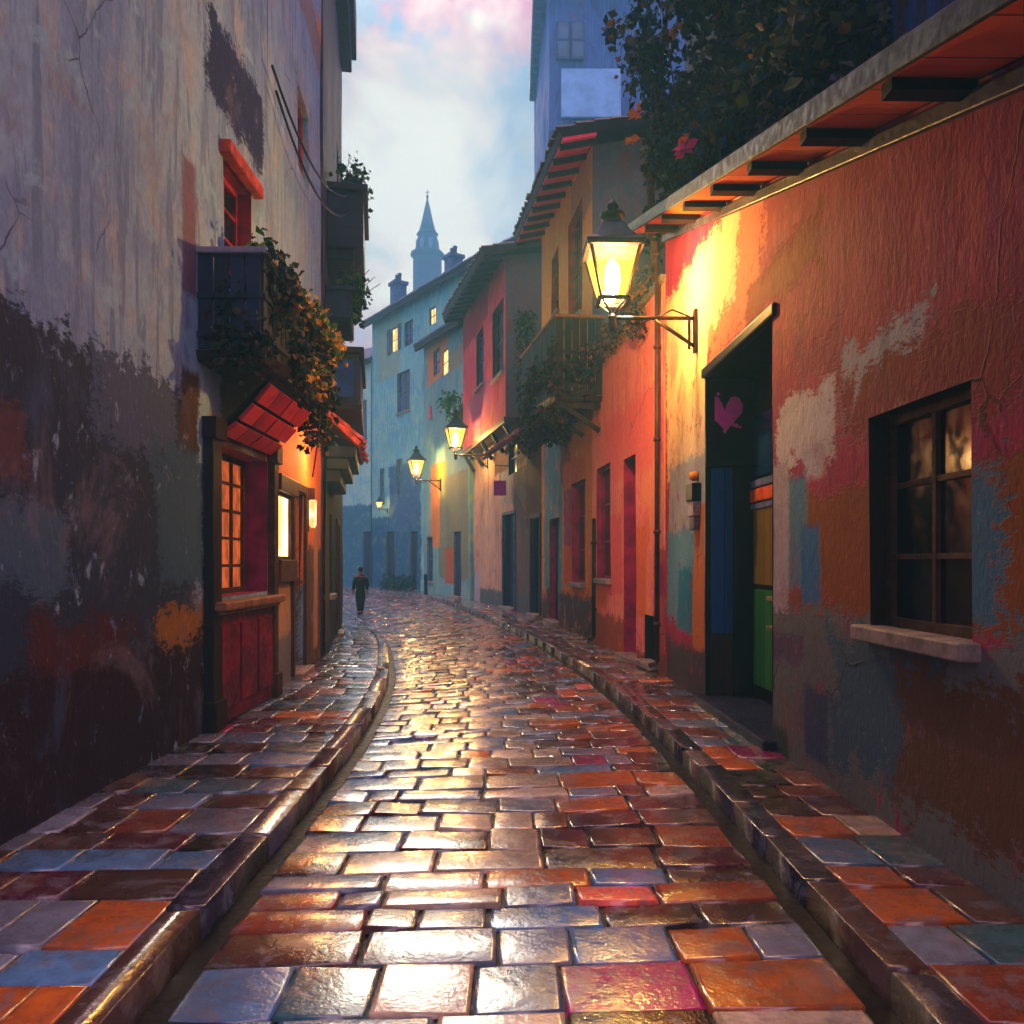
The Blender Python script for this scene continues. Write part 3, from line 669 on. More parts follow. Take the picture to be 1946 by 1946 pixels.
mb = MB(); WC.bx(mb, s_nr - .1, s_far + .06, 3.77, 3.88, -.05, .04); build('lintel', mb, BLACKWOOD, C, C, .02)
mb = MB(); L = s_far - s_nr
for k in range(3):
    a = s_nr + .05 + (L - .1) * k / 3; b = a + (L - .1) / 3 - .06
    WC.bx(mb, a, b, 1.45, 2.3, -.536, -.5)
build('door_panel', mb, OCHREWOOD, pd, C, .01)
mb = MB()
for k in range(3):
    a = s_nr + .05 + (L - .1) * k / 3; b = a + (L - .1) / 3 - .06
    WC.bx(mb, a, b, .35, 1.4, -.536, -.5)
build('door_panel', mb, GREENDOOR, pd, C, .01)
mb = MB(); WC.bx(mb, s_nr, s_far - .06, 2.36, 2.5, -.536, -.48); build('door_rail', mb, plain('orange_rail', S(.85, .36, .1), .5, 0, .3, 6), pd, C, .01)
mb = MB(); WC.bx(mb, s_nr, s_far - .06, 2.52, 2.6, -.536, -.485); WC.bx(mb, s_nr, s_far - .06, 2.28, 2.34, -.536, -.485); build('door_rail', mb, plain('pale_rail', S(.4, .42, .6), .5, 0, .3, 6), pd, C, .01)
mb = MB(); WC.bx(mb, s_nr, s_far - .06, 2.64, 3.3, -.536, -.51); build('transom', mb, GLASSBL, pd, C)
for hz_ in (1.0, 1.3):
    mb = MB(); WC.bx(mb, s_far - .9, s_far - .7, hz_, hz_ + .045, -.5, -.44); build('handle', mb, plain('pale_brass', S(.7, .6, .4), .35, .6, .3), pd, C, .008)
mb = MB(); WC.bx(mb, s_nr - .1, s_far + .08, .1, .2, -.55, .12); build('doorstep', mb, plain('navy_doorstep', S(.12, .12, .2), .4, 0, .4, 5), C, C, .02)
# pink painted heart on the black board
mb = MB(); hc = WC.pt(s_far - .052, 3.38, -.2); pts = []
for k in range(64):
    t = 2 * math.pi * k / 64; x = 16 * math.sin(t) ** 3; z = 13 * math.cos(t) - 5 * math.cos(2 * t) - 2 * math.cos(3 * t) - math.cos(4 * t)
    if z > 2 and abs(x) < 6: z -= (6 - abs(x)) * .9
    j = 1 + .05 * noise.noise(Vector((x, z, 2)))
    pts.append(hc + Vector((x * .0128 * j + .012 * (z < -8), 0, z * .0145 * j)))
back = Vector((0, .006, 0))
mb.face(pts, 0); [mb.face([pts[i], pts[(i + 1) % 64], pts[(i + 1) % 64] + back, pts[i] + back]) for i in range(64)]
PINK = plain('hot_pink_paint', S(1, .26, .66), .6, 0, .1, 14, .3); PINK.node_tree.nodes['Principled BSDF'].inputs['Specular IOR Level'].default_value = .2
for sx, sz, r in ((-.16, -.1, .02), (.13, -.15, .03), (.17, -.17, .02), (-.07, .2, .022), (.0, -.22, .02), (.1, -.145, .022)):
    q = [hc + Vector((sx + r * U(.6, 1.3) * math.cos(a * math.pi / 4), 0, sz + r * U(.5, 1.1) * math.sin(a * math.pi / 4))) for a in range(8)]
    mb.face(q); [mb.face([q[i], q[(i + 1) % 8], q[(i + 1) % 8] + back, q[i] + back]) for i in range(8)]
build('painted_heart', mb, PINK, hb, C)
window(C, WC, o_cw, BROWNFRAME, GLASSDK, 2, 3, True, None, None, .06)
# ------------------------------------------------------------------ RIGHT: low pink house with terrace
WD = Wall((2.13, 11.04), (1.62, 15.86), 'R')
D = thing('pink_house', 'low salmon pink house with tall plum doors and a terrace on top', 'house', (1.9, 13, 0))
o_d1 = op(WD, 1134, 1160, 885, 1100, .16, rm=1); o_d2 = op(WD, 1186, 1209, 868, 1262, .22, rm=1); o_d2['h0'] = .15; o_d3 = op(WD, 1226, 1249, 1170, 1272, .14, rm=2); o_d3['h0'] = .2
MD = plaster('salmon_plaster', WD, S(.97, .58, .46), [S(.98, .5, .52), S(.98, .64, .34), S(.92, .44, .48), S(.97, .6, .5)], stains=(S(.9, .44, .24), S(.88, .36, .46)), patches=[
    (1126, 1200, 560, 680, S(.9, .58, .2), .6), (1150, 1262, 760, 900, S(.94, .42, .42), .9, .7), (1242, 1266, 1040, 1290, S(.74, .28, .3), .5), (1244, 1262, 1070, 1130, S(.62, .08, .38), .5), (1152, 1182, 980, 1130, S(.94, .4, .42), .5),
    (1126, 1190, 1170, 1400, S(.62, .3, .16), .6), (1210, 1266, 1240, 1400, S(.5, .28, .2), .6), (1205, 1228, 1000, 1170, S(.92, .45, .22), .4), (1128, 1150, 1090, 1160, S(.88, .45, .2), .4)])
mb = MB(); wall_face(mb, WD, 0, 5.62, 5.62, [o_d1, o_d2, o_d3], 0, 1, sd=15); shell(mb, WD, 0, 5.62, 5.62, 4, 0); build('wall', mb, [MD, PLUMPAINT, BLACKWOOD], D, D)
w = window(D, WD, o_d1, PLUMPAINT, GLASSDK, 1, 3, True); door(D, WD, o_d2, PLUMDOOR, None, panels=4)
door(D, WD, o_d3, BLACKWOOD, None, panels=1, label='low black cellar door')
mb = MB(); WD.bx(mb, -.05, WD.L, 5.62, 5.72, -.5, .07); build('parapet_cap', mb, STONE, D, D, .02)
def pipe(name, root, W, s, h0, h1, r=.045, mat=BROWNFRAME):
    mb = MB(); mb.tube([W.pt(s, h0, .08), W.pt(s, h1, .08)], r, 0, 8)
    for k in range(int((h1 - h0) / 1.3) + 1): h = h0 + .5 + 1.3 * k; h < h1 and mb.tube([W.pt(s, h, .08), W.pt(s, h + .05, .08)], r * 1.5, 0, 8)
    mb.tube([W.pt(s, h0, .08), W.pt(s, h0 - .03, .1), W.pt(s, h0 - .06, .2)], r, 0, 8); return build(name, mb, mat, root, root)
pipe('drainpipe', D, WD, .08, .3, 6.2, .035); pipe('drainpipe', D, WD, WD.s(1136), .25, WD.h(1136, 985), .04, BLACKWOOD)
# ------------------------------------------------------------------ RIGHT: orange house
WE = Wall((1.62, 15.9), (.84, 22.3), 'R')
E = thing('orange_house', 'tall orange house with a ragged dark eave and a bushy wooden balcony', 'house', (1.2, 19, 0))
o_e1 = op(WE, 1080, 1106, 402, 610, .16, rm=2); o_e2 = op(WE, 1086, 1112, 915, 1108, .2, rm=1); o_e3 = op(WE, 1048, 1062, 480, 600, .14, rm=2); o_e4 = op(WE, 1044, 1062, 985, 1165, .2, rm=1); o_e4['h0'] = .16
ME = plaster('orange_plaster', WE, S(1, .72, .2), [S(1, .78, .3), S(1, .62, .16), S(1, .74, .36), S(1, .68, .12)], stains=(S(1, .52, .14), S(.9, .6, .34)), patches=[
    (1085, 1130, 300, 420, S(.72, .55, .42), .7, .8), (1030, 1128, 790, 1230, S(.82, .48, .16), .5), (1034, 1068, 830, 1130, S(.26, .54, .54), .4), (1066, 1086, 800, 920, S(.5, .06, .28), .4), (1072, 1086, 930, 1040, S(.62, .14, .38), .3), (1072, 1086, 1040, 1110, S(.8, .3, .1), .3),
    (1070, 1112, 870, 915, S(.8, .36, .18), .4), (1030, 1130, 1130, 1250, S(.26, .2, .22), .6), (1112, 1130, 930, 1120, S(.8, .48, .12), .4)])
MEG = plaster('dark_grey_gable', WE, S(.3, .33, .37), [S(.34, .36, .4), S(.24, .34, .4), S(.38, .32, .3)])
mb = MB(); wall_face(mb, WE, 0, 10.1, 10.95, [o_e1, o_e2, o_e3, o_e4], 0, 1, sd=18); shell(mb, WE, 0, 10.1, 10.95, 4.2, 0, near=3, rise=.9)
build('wall', mb, [ME, PLUMPAINT, REDFRAME, MEG], E, E)
window(E, WE, o_e1, REDFRAME, GLASSDK, 2, 4, True); window(E, WE, o_e3, REDFRAME, GLASSDK, 1, 3, True); window(E, WE, o_e2, PLUMPAINT, GLASSDK, 2, 3, True); door(E, WE, o_e4, NAVYDOOR, None)
def eave_roof(root, W, hA, hB, ov, depth, rise, mat, s0=-.15, s1=None, soff=None, off=0, rows=.36):
    s1 = W.L + .15 if s1 is None else s1; sl = rise / depth
    A_, B_ = W.pt(s0, hA + .2 - ov * sl, off + ov), W.pt(s1, hB + .2 - ov * sl, off + ov)
    n3 = W.n.to_3d(); rf = roof('roof', root, root, A_ , B_, -n3 * (depth + ov) + Vector((0, 0, rise + ov * sl)), mat, .2, rows, .16, BLACKWOOD)
    mb = MB(); dz = Vector((0, 0, -.075))
    p = [W.pt(s0 + .03, hA + .05, off + .01), W.pt(s0 + .03, hA + .05 - ov * sl, off + ov - .06), W.pt(s1 - .03, hB + .05 - ov * sl, off + ov - .06), W.pt(s1 - .03, hB + .05, off + .01)]
    mb.hexa([q + dz for q in p], p)
    for v in range(24): r = mb.v[-24 + v]; mb.uv[-24 + v] = (r.y, (r.x))
    sf = build('soffit', mb, soff or DARKWOOD, rf, root)
    k = int((s1 - s0) / .7)
    for t in range(k):
        s = s0 + .2 + (s1 - s0 - .4) * t / max(1, k - 1); h = hA + (hB - hA) * (s - s0) / (s1 - s0)
        mb = MB(); mb.beam(W.pt(s, h - .08, off + .02), W.pt(s, h - .08 - ov * sl, off + ov - .04), .09, .11); build('rafter', mb, BLACKWOOD, rf, root)
    return rf
PINKSOFF = wood('crimson_soffit', S(.8, .1, .3), S(.9, .2, .38), .5, .9, 'Z', .03)
eave_roof(E, WE, 10.1, 10.95, .75, 4.3, .95, TILE, -.45, WE.L + .35, PINKSOFF)
balcony(E, WE, -.9, 3.9, 4.75, 6.35, .9, (DARKWOOD, wood('teal_brown_boards', S(.06, .09, .1), S(.15, .1, .06)), wood('brown_rail', S(.4, .25, .16), S(.55, .36, .2), .5, 3)), .45, 4, True, .9)  # handrail in a lighter brown wood than the boards
# ------------------------------------------------------------------ RIGHT: crimson house jettied over a cream ground floor
WF = Wall((.84, 22.36), (-1.6, 33.0), 'R')
Fh = thing('crimson_house', 'narrow crimson upper storey jettied over a cream plastered ground floor', 'house', (-.3, 27.5, 0))
sj = (25.0 - 22.36) / WF.d.y; jo = .45
o_f1 = op(WF, 957, 979, 978, 1165, .22, rm=1); o_f1['h0'] = .16; o_f2 = op(WF, 1010, 1027, 985, 1180, .22, rm=1); o_f2['h0'] = .16; o_f3 = op(WF, 966, 982, 868, 930, .12, rm=1); o_f3.update(h0=4.6, h1=5.7)
MF = plaster('cream_plaster', WF, S(.72, .56, .46), [S(.78, .62, .48), S(.6, .52, .5), S(.7, .54, .42), S(.62, .58, .56)], [
    (950, 985, 890, 960, S(.56, .56, .52), .5), (976, 1034, 880, 1240, S(.38, .33, .3), .5), (1000, 1034, 800, 1000, S(.3, .2, .15), .5), (895, 1030, 1125, 1250, S(.3, .36, .38), .5), (898, 912, 1085, 1150, S(.6, .6, .64), .5), (940, 1034, 690, 880, S(.34, .16, .12), .4)])
MFU = plaster('crimson_plaster', WF, S(.78, .16, .26), [S(.82, .28, .3), S(.7, .08, .22), S(.84, .36, .34), S(.74, .26, .42)], stains=(S(.7, .2, .16), S(.6, .22, .4)), patches=[(893, 985, 560, 620, S(.6, .03, .18), .8), (940, 985, 480, 560, S(.6, .03, .18), .6), (893, 990, 730, 800, S(.62, .25, .38), .8)])
MFG = plaster('grey_brown_end_wall', WF, S(.32, .33, .34), [S(.38, .34, .3), S(.28, .34, .38), S(.4, .28, .2)])
ofs = []
WF2 = Wall(tuple((WF.p0 + WF.d * sj + WF.n * jo)), tuple(WF.p1 + WF.n * jo), 'R')
o_g1 = op(WF2, 905, 919, 628, 735, .16, rm=2); o_g2 = op(WF2, 936, 957, 580, 715, .16, rm=2)
mb = MB(); wall_face(mb, WF, 0, 6.3, 6.3, [o_f1, o_f2, o_f3], 0, 1, sd=21); shell(mb, WF, 0, 6.3, 6.3, 4, 0)
build('wall', mb, [MF, NAVYDOOR], Fh, Fh)
mb = MB(); wall_face(mb, WF2, 6.3, 11.35, 12.0, [o_g1, o_g2], 0, 2, sd=24); shell(mb, WF2, 6.3, 11.35, 12.0, 4, 0, near=1, rise=.8); mb.face([WF2.pt(0, 6.3), WF2.pt(WF2.L, 6.3), WF2.pt(WF2.L, 6.3, -4), WF2.pt(0, 6.3, -4)], 2)
build('upper_wall', mb, [MFU, MFG, BLACKWOOD], Fh, Fh)
window(Fh, WF2, o_g1, BROWNFRAME, GLASSBL, 1, 4, True); window(Fh, WF2, o_g2, BROWNFRAME, GLASSDK, 2, 4, True)
door(Fh, WF, o_f1, NAVYDOOR, GREYFRAME, panels=4); door(Fh, WF, o_f2, NAVYDOOR, BROWNFRAME, panels=4); window(Fh, WF, o_f3, GREYFRAME, GLASSDK, 1, 2, False)
eave_roof(Fh, WF2, 11.35, 12.0, .8, 4.0, .9, TILE, -.45, WF2.L + .45)
mb = MB(); WF.bx(mb, sj, WF.L, 6.1, 6.3, -.02, .5); build('jetty_beam', mb, BROWNFRAME, Fh, Fh, .02)
for k in range(5):
    s = sj + .3 + (WF.L - sj - .6) * k / 4; mb = MB(); mb.beam(WF.pt(s, 5.45, .04), WF.pt(s, 6.08, .42), .13, .13); build('bracket', mb, BLACKWOOD, Fh, Fh)
# little tiled canopy over the crimson house's near door
roof('door_canopy', Fh, Fh, WF.pt(.1, 5.1, .95), WF.pt(sj + 1.3, 5.1, .95), WF.n.to_3d() * -.95 + Vector((0, 0, .75)), plain('rust_tile', S(.4, .16, .12), .6, 0, .5, 8), .2, .32, .06, plain('rust_under', S(.5, .17, .1), .6, 0, .5, 6))
# ------------------------------------------------------------------ FAR: teal houses, distance haze put into their plaster colour
WG = Wall((-1.76, 33.15), (-4.62, 41.4), 'R')
G = thing('lean_to_house', 'narrow teal house with lean-to roof and ochre window patch, before the long teal house', 'house', (-3, 38, 0))
o_h1 = op(WG, 824, 835, 664, 712, .1, rm=1); o_h2 = op(WG, 840, 852, 664, 712, .1, rm=1); o_h3 = op(WG, 862, 876, 1010, 1118, .15, rm=1); o_h3['h0'] = .15; o_h4 = op(WG, 812, 822, 1020, 1105, .12, rm=1)
MG = plaster('hazed_teal_green_plaster', WG, S(.42, .64, .62), [S(.36, .58, .64), S(.52, .64, .52), S(.36, .54, .6)], stains=(S(.6, .56, .36), S(.26, .46, .56)), patches=[
    (812, 850, 640, 720, S(.78, .5, .26), .3), (855, 878, 660, 700, S(.5, .52, .42), .4), (818, 848, 880, 1040, S(.8, .48, .16), .5), (835, 890, 900, 1100, S(.45, .48, .36), .6), (846, 862, 1040, 1110, S(.62, .32, .1), .4)])  # ochre and orange patches paint in the lit wall and lantern glow
mb = MB(); wall_face(mb, WG, 0, 12.0, 13.1, [o_h1, o_h2, o_h3, o_h4], 0, 1, sd=27, amp=.05); shell(mb, WG, 0, 12.0, 13.1, 2.2, 0); build('wall', mb, [MG, GREYFRAME], G, G)
for o in (o_h1, o_h2): window(G, WG, o, plain('ochre_frame', S(.6, .38, .15), .6), LITWARM if o is o_h2 else GLASSBL, 1, 2, False)
door(G, WG, o_h3, NAVYDOOR, None); window(G, WG, o_h4, GREYFRAME, GLASSBL, 1, 2)
eave_roof(G, WG, 12.0, 13.1, .5, 2.4, 1.2, TILEB, .25, WG.L + .3)
WH = Wall((-1.3, 37.7), (-8.6, 48.6), 'R')
H = thing('long_teal_house', 'long teal house with slate blue roof, two chimneys and lit windows below the spire', 'house', (-5, 43, 0))
oh = [op(WH, 743, 757, 622, 668, .12, rm=1), op(WH, 769, 785, 610, 656, .12, rm=1), op(WH, 755, 779, 706, 782, .14, rm=1), op(WH, 816, 828, 584, 616, .12, rm=1), op(WH, 722, 731, 890, 960, .1, rm=1), op(WH, 754, 765, 872, 940, .1, rm=1), op(WH, 733, 750, 1010, 1112, .15, rm=1), op(WH, 779, 793, 1010, 1116, .15, rm=1)]
for o in oh[6:]: o['h0'] = .15
MH = plaster('hazed_teal_plaster', WH, S(.46, .72, .72), [S(.36, .66, .74), S(.56, .74, .64), S(.3, .58, .7), S(.48, .72, .64)], stains=(S(.5, .66, .5), S(.24, .5, .66)), patches=[(715, 760, 600, 720, S(.5, .6, .48), .8, .7), (700, 800, 980, 1120, S(.14, .36, .5), .8), (700, 730, 1000, 1120, S(.1, .32, .48), .5), (740, 800, 880, 1000, S(.2, .36, .54), .7)])  # teal carries the distance haze in the wall colour
mb = MB(); wall_face(mb, WH, 0, 16.3, 16.5, oh, 0, 1, sd=30, amp=.06); shell(mb, WH, 0, 16.3, 16.5, 6, 0); build('wall', mb, [MH, GREYFRAME], H, H)
for i, o in enumerate(oh[:6]): window(H, WH, o, GREYFRAME, LITWARM if i in (0, 3) else GLASSBL, 2 if i < 4 else 1, 2, i == 2, None, GREYFRAME if i == 0 else None)
for o in oh[6:]: door(H, WH, o, NAVYDOOR, None)
eave_roof(H, WH, 16.3, 16.5, .6, 4.2, 2.6, TILEB, -.3, WH.L + .4, None, 0, .45)
def chimney(root, W, s, off, h0, h1, w=.7, pots=2):
    mb = MB(); W.bx(mb, s - w / 2, s + w / 2, h0, h1, off - w / 2, off + w / 2); W.bx(mb, s - w * .62, s + w * .62, h1, h1 + .2, off - w * .62, off + w * .62)
    c = build('chimney', mb, plain('blue_chimney', S(.24, .34, .5), .7, 0, .3, 5), root, root)
    for k in range(pots):
        mb = MB(); p = W.pt(s - .18 + .36 * k, h1 + .2, off); mb.lathe(p, [(.12, 0), (.1, .35), (.13, .37), (.13, .5)], 8); build('chimney_pot', mb, plain('chimney_pot', S(.3, .34, .46), .7), c, root)
def s_at(W, px, off):
    q = W.p0 + W.n * off; k = (px - CX) / F; return (k * q.y - q.x) / (W.d.x - k * W.d.y)
chimney(H, WH, s_at(WH, 757, -1.2), -1.2, 16.6, 18.6, .75); chimney(H, WH, s_at(WH, 862, -3.2), -3.2, 18, 19.6, .8)
WI = Wall((-8.75, 48.9), (-16.5, 55), 'R')
I = thing('pale_teal_house', 'pale low teal house with blue roof at the far bend of the lane', 'house', (-12, 52, 0))
oi = [op(WI, 664, 674, 820, 900, .12), op(WI, 686, 697, 760, 840, .12), op(WI, 690, 705, 1010, 1112, .15)]; oi[2]['h0'] = .15
MI = plaster('hazed_pale_teal_plaster', WI, S(.55, .76, .74), [S(.48, .72, .76), S(.6, .76, .68), S(.42, .66, .74)], stains=(S(.5, .66, .56), S(.3, .54, .66)), patches=[(640, 715, 960, 1130, S(.18, .4, .52), .8)])  # paler teal, haze of the far bend mixed into the colour
mb = MB(); wall_face(mb, WI, 0, 14.2, 14.2, oi, 0, 0, sd=33, amp=.05); shell(mb, WI, 0, 14.2, 14.2, 6, 0); build('wall', mb, [MI], I, I)
for o in oi[:2]: window(I, WI, o, GREYFRAME, GLASSBL, 2, 3, False)
door(I, WI, oi[2], NAVYDOOR, None); eave_roof(I, WI, 14.2, 14.2, .5, 4.2, 2.2, TILEB, -.2, WI.L, None, 0, .5)
# tall house behind the orange one, blue of distance put into its plaster
WM = Wall((1.72, 36.5), (1.3, 46), 'R')
M_ = thing('blue_tower_house', 'very tall blue house with a paler blue patch, rising behind the orange house', 'house', (3, 38, 0))
MM = plaster('hazed_blue_plaster', WM, S(.16, .25, .5), [S(.2, .3, .56), S(.14, .2, .42), S(.22, .36, .6)])
MM2 = plain('pale_blue_render', S(.42, .58, .78), .8, 0, .15, 1.2, .4)
mb = MB(); shell(mb, WM, 0, 28.5, 28.5, 9, 0, near=1); wall_face(mb, WM, 0, 28.5, 28.5, [], 0, 0, sd=36, amp=.12)
build('wall', mb, [plaster('hazed_blue_side', WM, S(.2, .36, .66), [S(.26, .42, .7), S(.16, .3, .58)]), MM], M_, M_)
mb = MB(); a, b = P(1066, 225, 36.42), P(1180, 132, 36.42); mb.box(((a.x + b.x) / 2, 36.42, (a.z + b.z) / 2), (b.x - a.x, .2, b.z - a.z)); build('render_patch', mb, MM2, M_, M_, .05)
for px in (1070, 1098, 1205):
    for py in (60, 95):
        if px == 1205 and py == 60: continue
        a = P(px, py, 36.4); mb = MB(); mb.box(a, (.75, .12, 1.1) if False else (.6, .1, .9)); wd = build('window', mb, plain('dark_blue_frame', S(.1, .16, .36), .5), M_, M_, .02)
        mb = MB(); mb.box(a + Vector((0, -.055, 0)), (.44, .02, .72)); build('pane', mb, GLASSBL, wd, M_)
mb = MB(); mb.box((6, 40.8, 28.9), (10, 10.4, .8)); build('cornice', mb, TILEB, M_, M_, .1)
# church spire, haze blue put into its stone and slate
K = thing('church_tower', 'slim blue church tower with a pointed spire in the haze', 'church', (-11.8, 110, 0))
KM = plain('hazy_blue_stone', S(.05, .15, .3), .75, 0, .3, 1.2, .4); KR = plain('hazy_blue_slate', S(.04, .13, .28), .6, 0, .3, 1.5, .3)
c = (-11.8, 110, 0)
mb = MB(); mb.lathe(c, [(2.2, 0), (2.2, 38), (2.0, 38.2), (2.0, 44.2)], 12); build('shaft', mb, KM, K, K)
mb = MB(); mb.lathe(c, [(2.0, 44.0), (2.35, 44.34), (2.35, 44.63), (2.1, 44.78)], 12); build('cornice', mb, KM, K, K)
mb = MB(); mb.lathe(c, [(1.75, 44.70), (1.55, 46.36), (1.25, 47.15), (1.55, 47.26), (1.5, 47.44), (1.15, 47.80)], 8); build('belfry', mb, KM, K, K)
mb = MB(); mb.lathe(c, [(1.2, 47.66), (.85, 48.95), (.62, 49.96), (.3, 51.40), (.12, 52.12), (.1, 52.41)], 8); build('spire', mb, KR, K, K)
mb = MB(); mb.tube([(-11.8, 110, 52.26), (-11.8, 110, 53.56)], .05); mb.lathe((-11.8, 110, 52.62), [(.02, -.22), (.2, -.1), (.2, .1), (.02, .22)], 8); mb.tube([(-12.15, 110, 53.24), (-11.45, 110, 53.24)], .05); build('finial', mb, KR, K, K)
for k in range(8):
    a = k * math.pi / 4 + math.pi / 8; mb = MB(); mb.box((c[0] + 1.53 * math.cos(a), c[1] + 1.53 * math.sin(a), 45.64), (.1, .55, 1.4), 0, a); build('louvre', mb, plain('louvre', S(.3, .38, .52), .7), K, K)
# ------------------------------------------------------------------ wall lanterns (local frame: x out of the wall, z up, origin at the wall)
def lantern_template():
    t = thing('wall_lantern', '', 'lamp', (0, 0, 0), 'lanterns on wall brackets along the lane')
    mb = MB(); mb.tube([(0, 0, 0), (1.0, 0, 0)], .024, 0, 8); mb.tube([(.02, 0, -.34), (.5, 0, -.02)], .024, 0, 8); mb.beam((.03, 0, -.4), (.03, 0, .1), .1, .035, up=(1, 0, 0)); mb.beam((.1, 0, -.36), (.1, 0, .02), .03, .03, up=(1, 0, 0))
    mb.tube([(.55, 0, -.01), (.7, 0, -.09), (.84, 0, -.05), (.85, 0, -.01)], .012, 0, 6); mb.tube([(.1, 0, .02), (.3, 0, .1), (.45, 0, .02)], .01, 0, 6)
    mb.lathe((1, 0, 0), [(.02, -.16), (.055, -.1), (.045, -.03), (.06, .0), (.035, .04)], 12); build('bracket', mb, BRASSIRON, t, t)
    mb = MB()
    for a in range(4):
        an = math.pi / 4 + a * math.pi / 2; cs, sn = math.cos(an), math.sin(an)
        mb.tube([(1, 0, .02), (1 + .11 * cs, .11 * sn, .12), (1 + .2 * cs, .2 * sn, .19)], .014, 0, 6)
        mb.beam((1 + .2 * cs, .2 * sn, .19), (1 + .4 * cs, .4 * sn, .77), .028, .028)
    r = math.sqrt(2)
    for (w, h, th) in ((.165, .19, .035), (.3, .77, .04)):
        for a in range(4):
            an = a * math.pi / 2; dx, dy = math.cos(an), math.sin(an)
            mb.beam((1 + dx * w - dy * w, dy * w + dx * w, h), (1 + dx * w + dy * w, dy * w - dx * w, h), .045, th)
    build('cage', mb, BRASSIRON, t, t)
    for a in range(4):
        an = a * math.pi / 2; dx, dy = math.cos(an), math.sin(an); q = []
        for w, h in ((.14, .215), (.275, .745)):
            q += [(1 + dx * w - dy * w * .92, dy * w + dx * w * .92, h), (1 + dx * w + dy * w * .92, dy * w - dx * w * .92, h)]
        mb = MB(); q = [Vector(x) for x in (q[0], q[1], q[3], q[2])]; i = Vector((-dx, -dy, 0)) * .006
        mb.face(q); mb.face([x + i for x in q][::-1]); build('glass', mb, GLASSLAMP, t, t)
    mb = MB(); mb.lathe((1, 0, 0), [(.03, .2), (.07, .28), (.1, .45), (.08, .6), (.03, .68)], 12); build('bulb', mb, BULB, t, t)
    mb = MB(); q = math.pi / 4
    mb.lathe((1, 0, 0), [(.46, .78), (.48, .81), (.36, .87), (.25, .97), (.17, 1.08), (.14, 1.1), (.14, 1.13), (.05, 1.14)], 4, 0, q, False)
    rf = build('lamp_roof', mb, NAVYIRON, t, t, .006)
    mb = MB(); mb.lathe((1, 0, 0), [(.1, 1.13), (.15, 1.17), (.15, 1.2), (.07, 1.22), (.05, 1.26), (.075, 1.29), (.05, 1.33), (.015, 1.38)], 12); build('finial', mb, IRON, rf, t)
    return t
n = NT('lamp_glass'); n.n.remove(n.b); tr = n.new('ShaderNodeBsdfTransparent'); em = n.new('ShaderNodeEmission'); gl = n.new('ShaderNodeBsdfGlossy'); ms = n.new('ShaderNodeAddShader'); ms2 = n.new('ShaderNodeMixShader')
tr.inputs['Color'].default_value = (1, .86, .55, 1); em.inputs['Color'].default_value = (1, .5, .06, 1); em.inputs['Strength'].default_value = .7; gl.inputs['Roughness'].default_value = .1
n.l.new(tr.outputs[0], ms.inputs[0]); n.l.new(em.outputs[0], ms.inputs[1]); ms2.inputs[0].default_value = .04; n.l.new(ms.outputs[0], ms2.inputs[1]); n.l.new(gl.outputs[0], ms2.inputs[2]); n.l.new(ms2.outputs[0], n.n['Material Output'].inputs['Surface'])
GLASSLAMP = n.mat
n = NT('lamp_globe'); n.n.remove(n.b); tr = n.new('ShaderNodeBsdfTransparent'); em = n.new('ShaderNodeEmission'); ms = n.new('ShaderNodeAddShader')   # clear gas mantle: glows and lets the light through
em.inputs['Color'].default_value = (1, .72, .36, 1); em.inputs['Strength'].default_value = 7
n.l.new(tr.outputs[0], ms.inputs[0]); n.l.new(em.outputs[0], ms.inputs[1]); n.l.new(ms.outputs[0], n.n['Material Output'].inputs['Surface']); BULB = n.mat
def copy_tree(o, parent=None):
    c = o.copy(); COL.objects.link(c); c.parent = parent
    for ch in list(o.children): copy_tree(ch, c)
    return c
T = lantern_template()
spots = [(WC, 1326, 605, 1.0, 640, 'large lit lantern on a long iron bracket beside the dark portal with the heart'),
         (WF, 928, 866, 1.25, 650, 'lit lantern on the cream wall under the crimson jetty'),
         (WG, 838, 914, 1.2, 620, 'lit lantern with a bright orange pool of light on the teal wall behind it'),
         (WH, 737, 968, .55, 14, 'tiny glowing lantern far down the lane on the blue wall')]
for i, (W, px, py, sc, pw, lab) in enumerate(spots):
    o = T if i == 0 else copy_tree(T)
    s = W.s(px); p = W.pt(s, W.h(px, py), .0); o.location = p; o.rotation_euler.z = math.atan2(W.n.y, W.n.x); o.scale = (sc,) * 3; o['label'] = lab
for i, (W, px, py, sc, pw, lab) in enumerate(spots):
    s = W.s(px); p = W.pt(s, W.h(px, py) + .47 * sc, 1.0 * sc)
    l = bpy.data.lights.new('lantern_light', 'POINT'); l.energy = pw; l.color = (1, .71, .41); l.shadow_soft_size = .09
    lo = bpy.data.objects.new('lantern_light', l); COL.objects.link(lo); lo.location = p
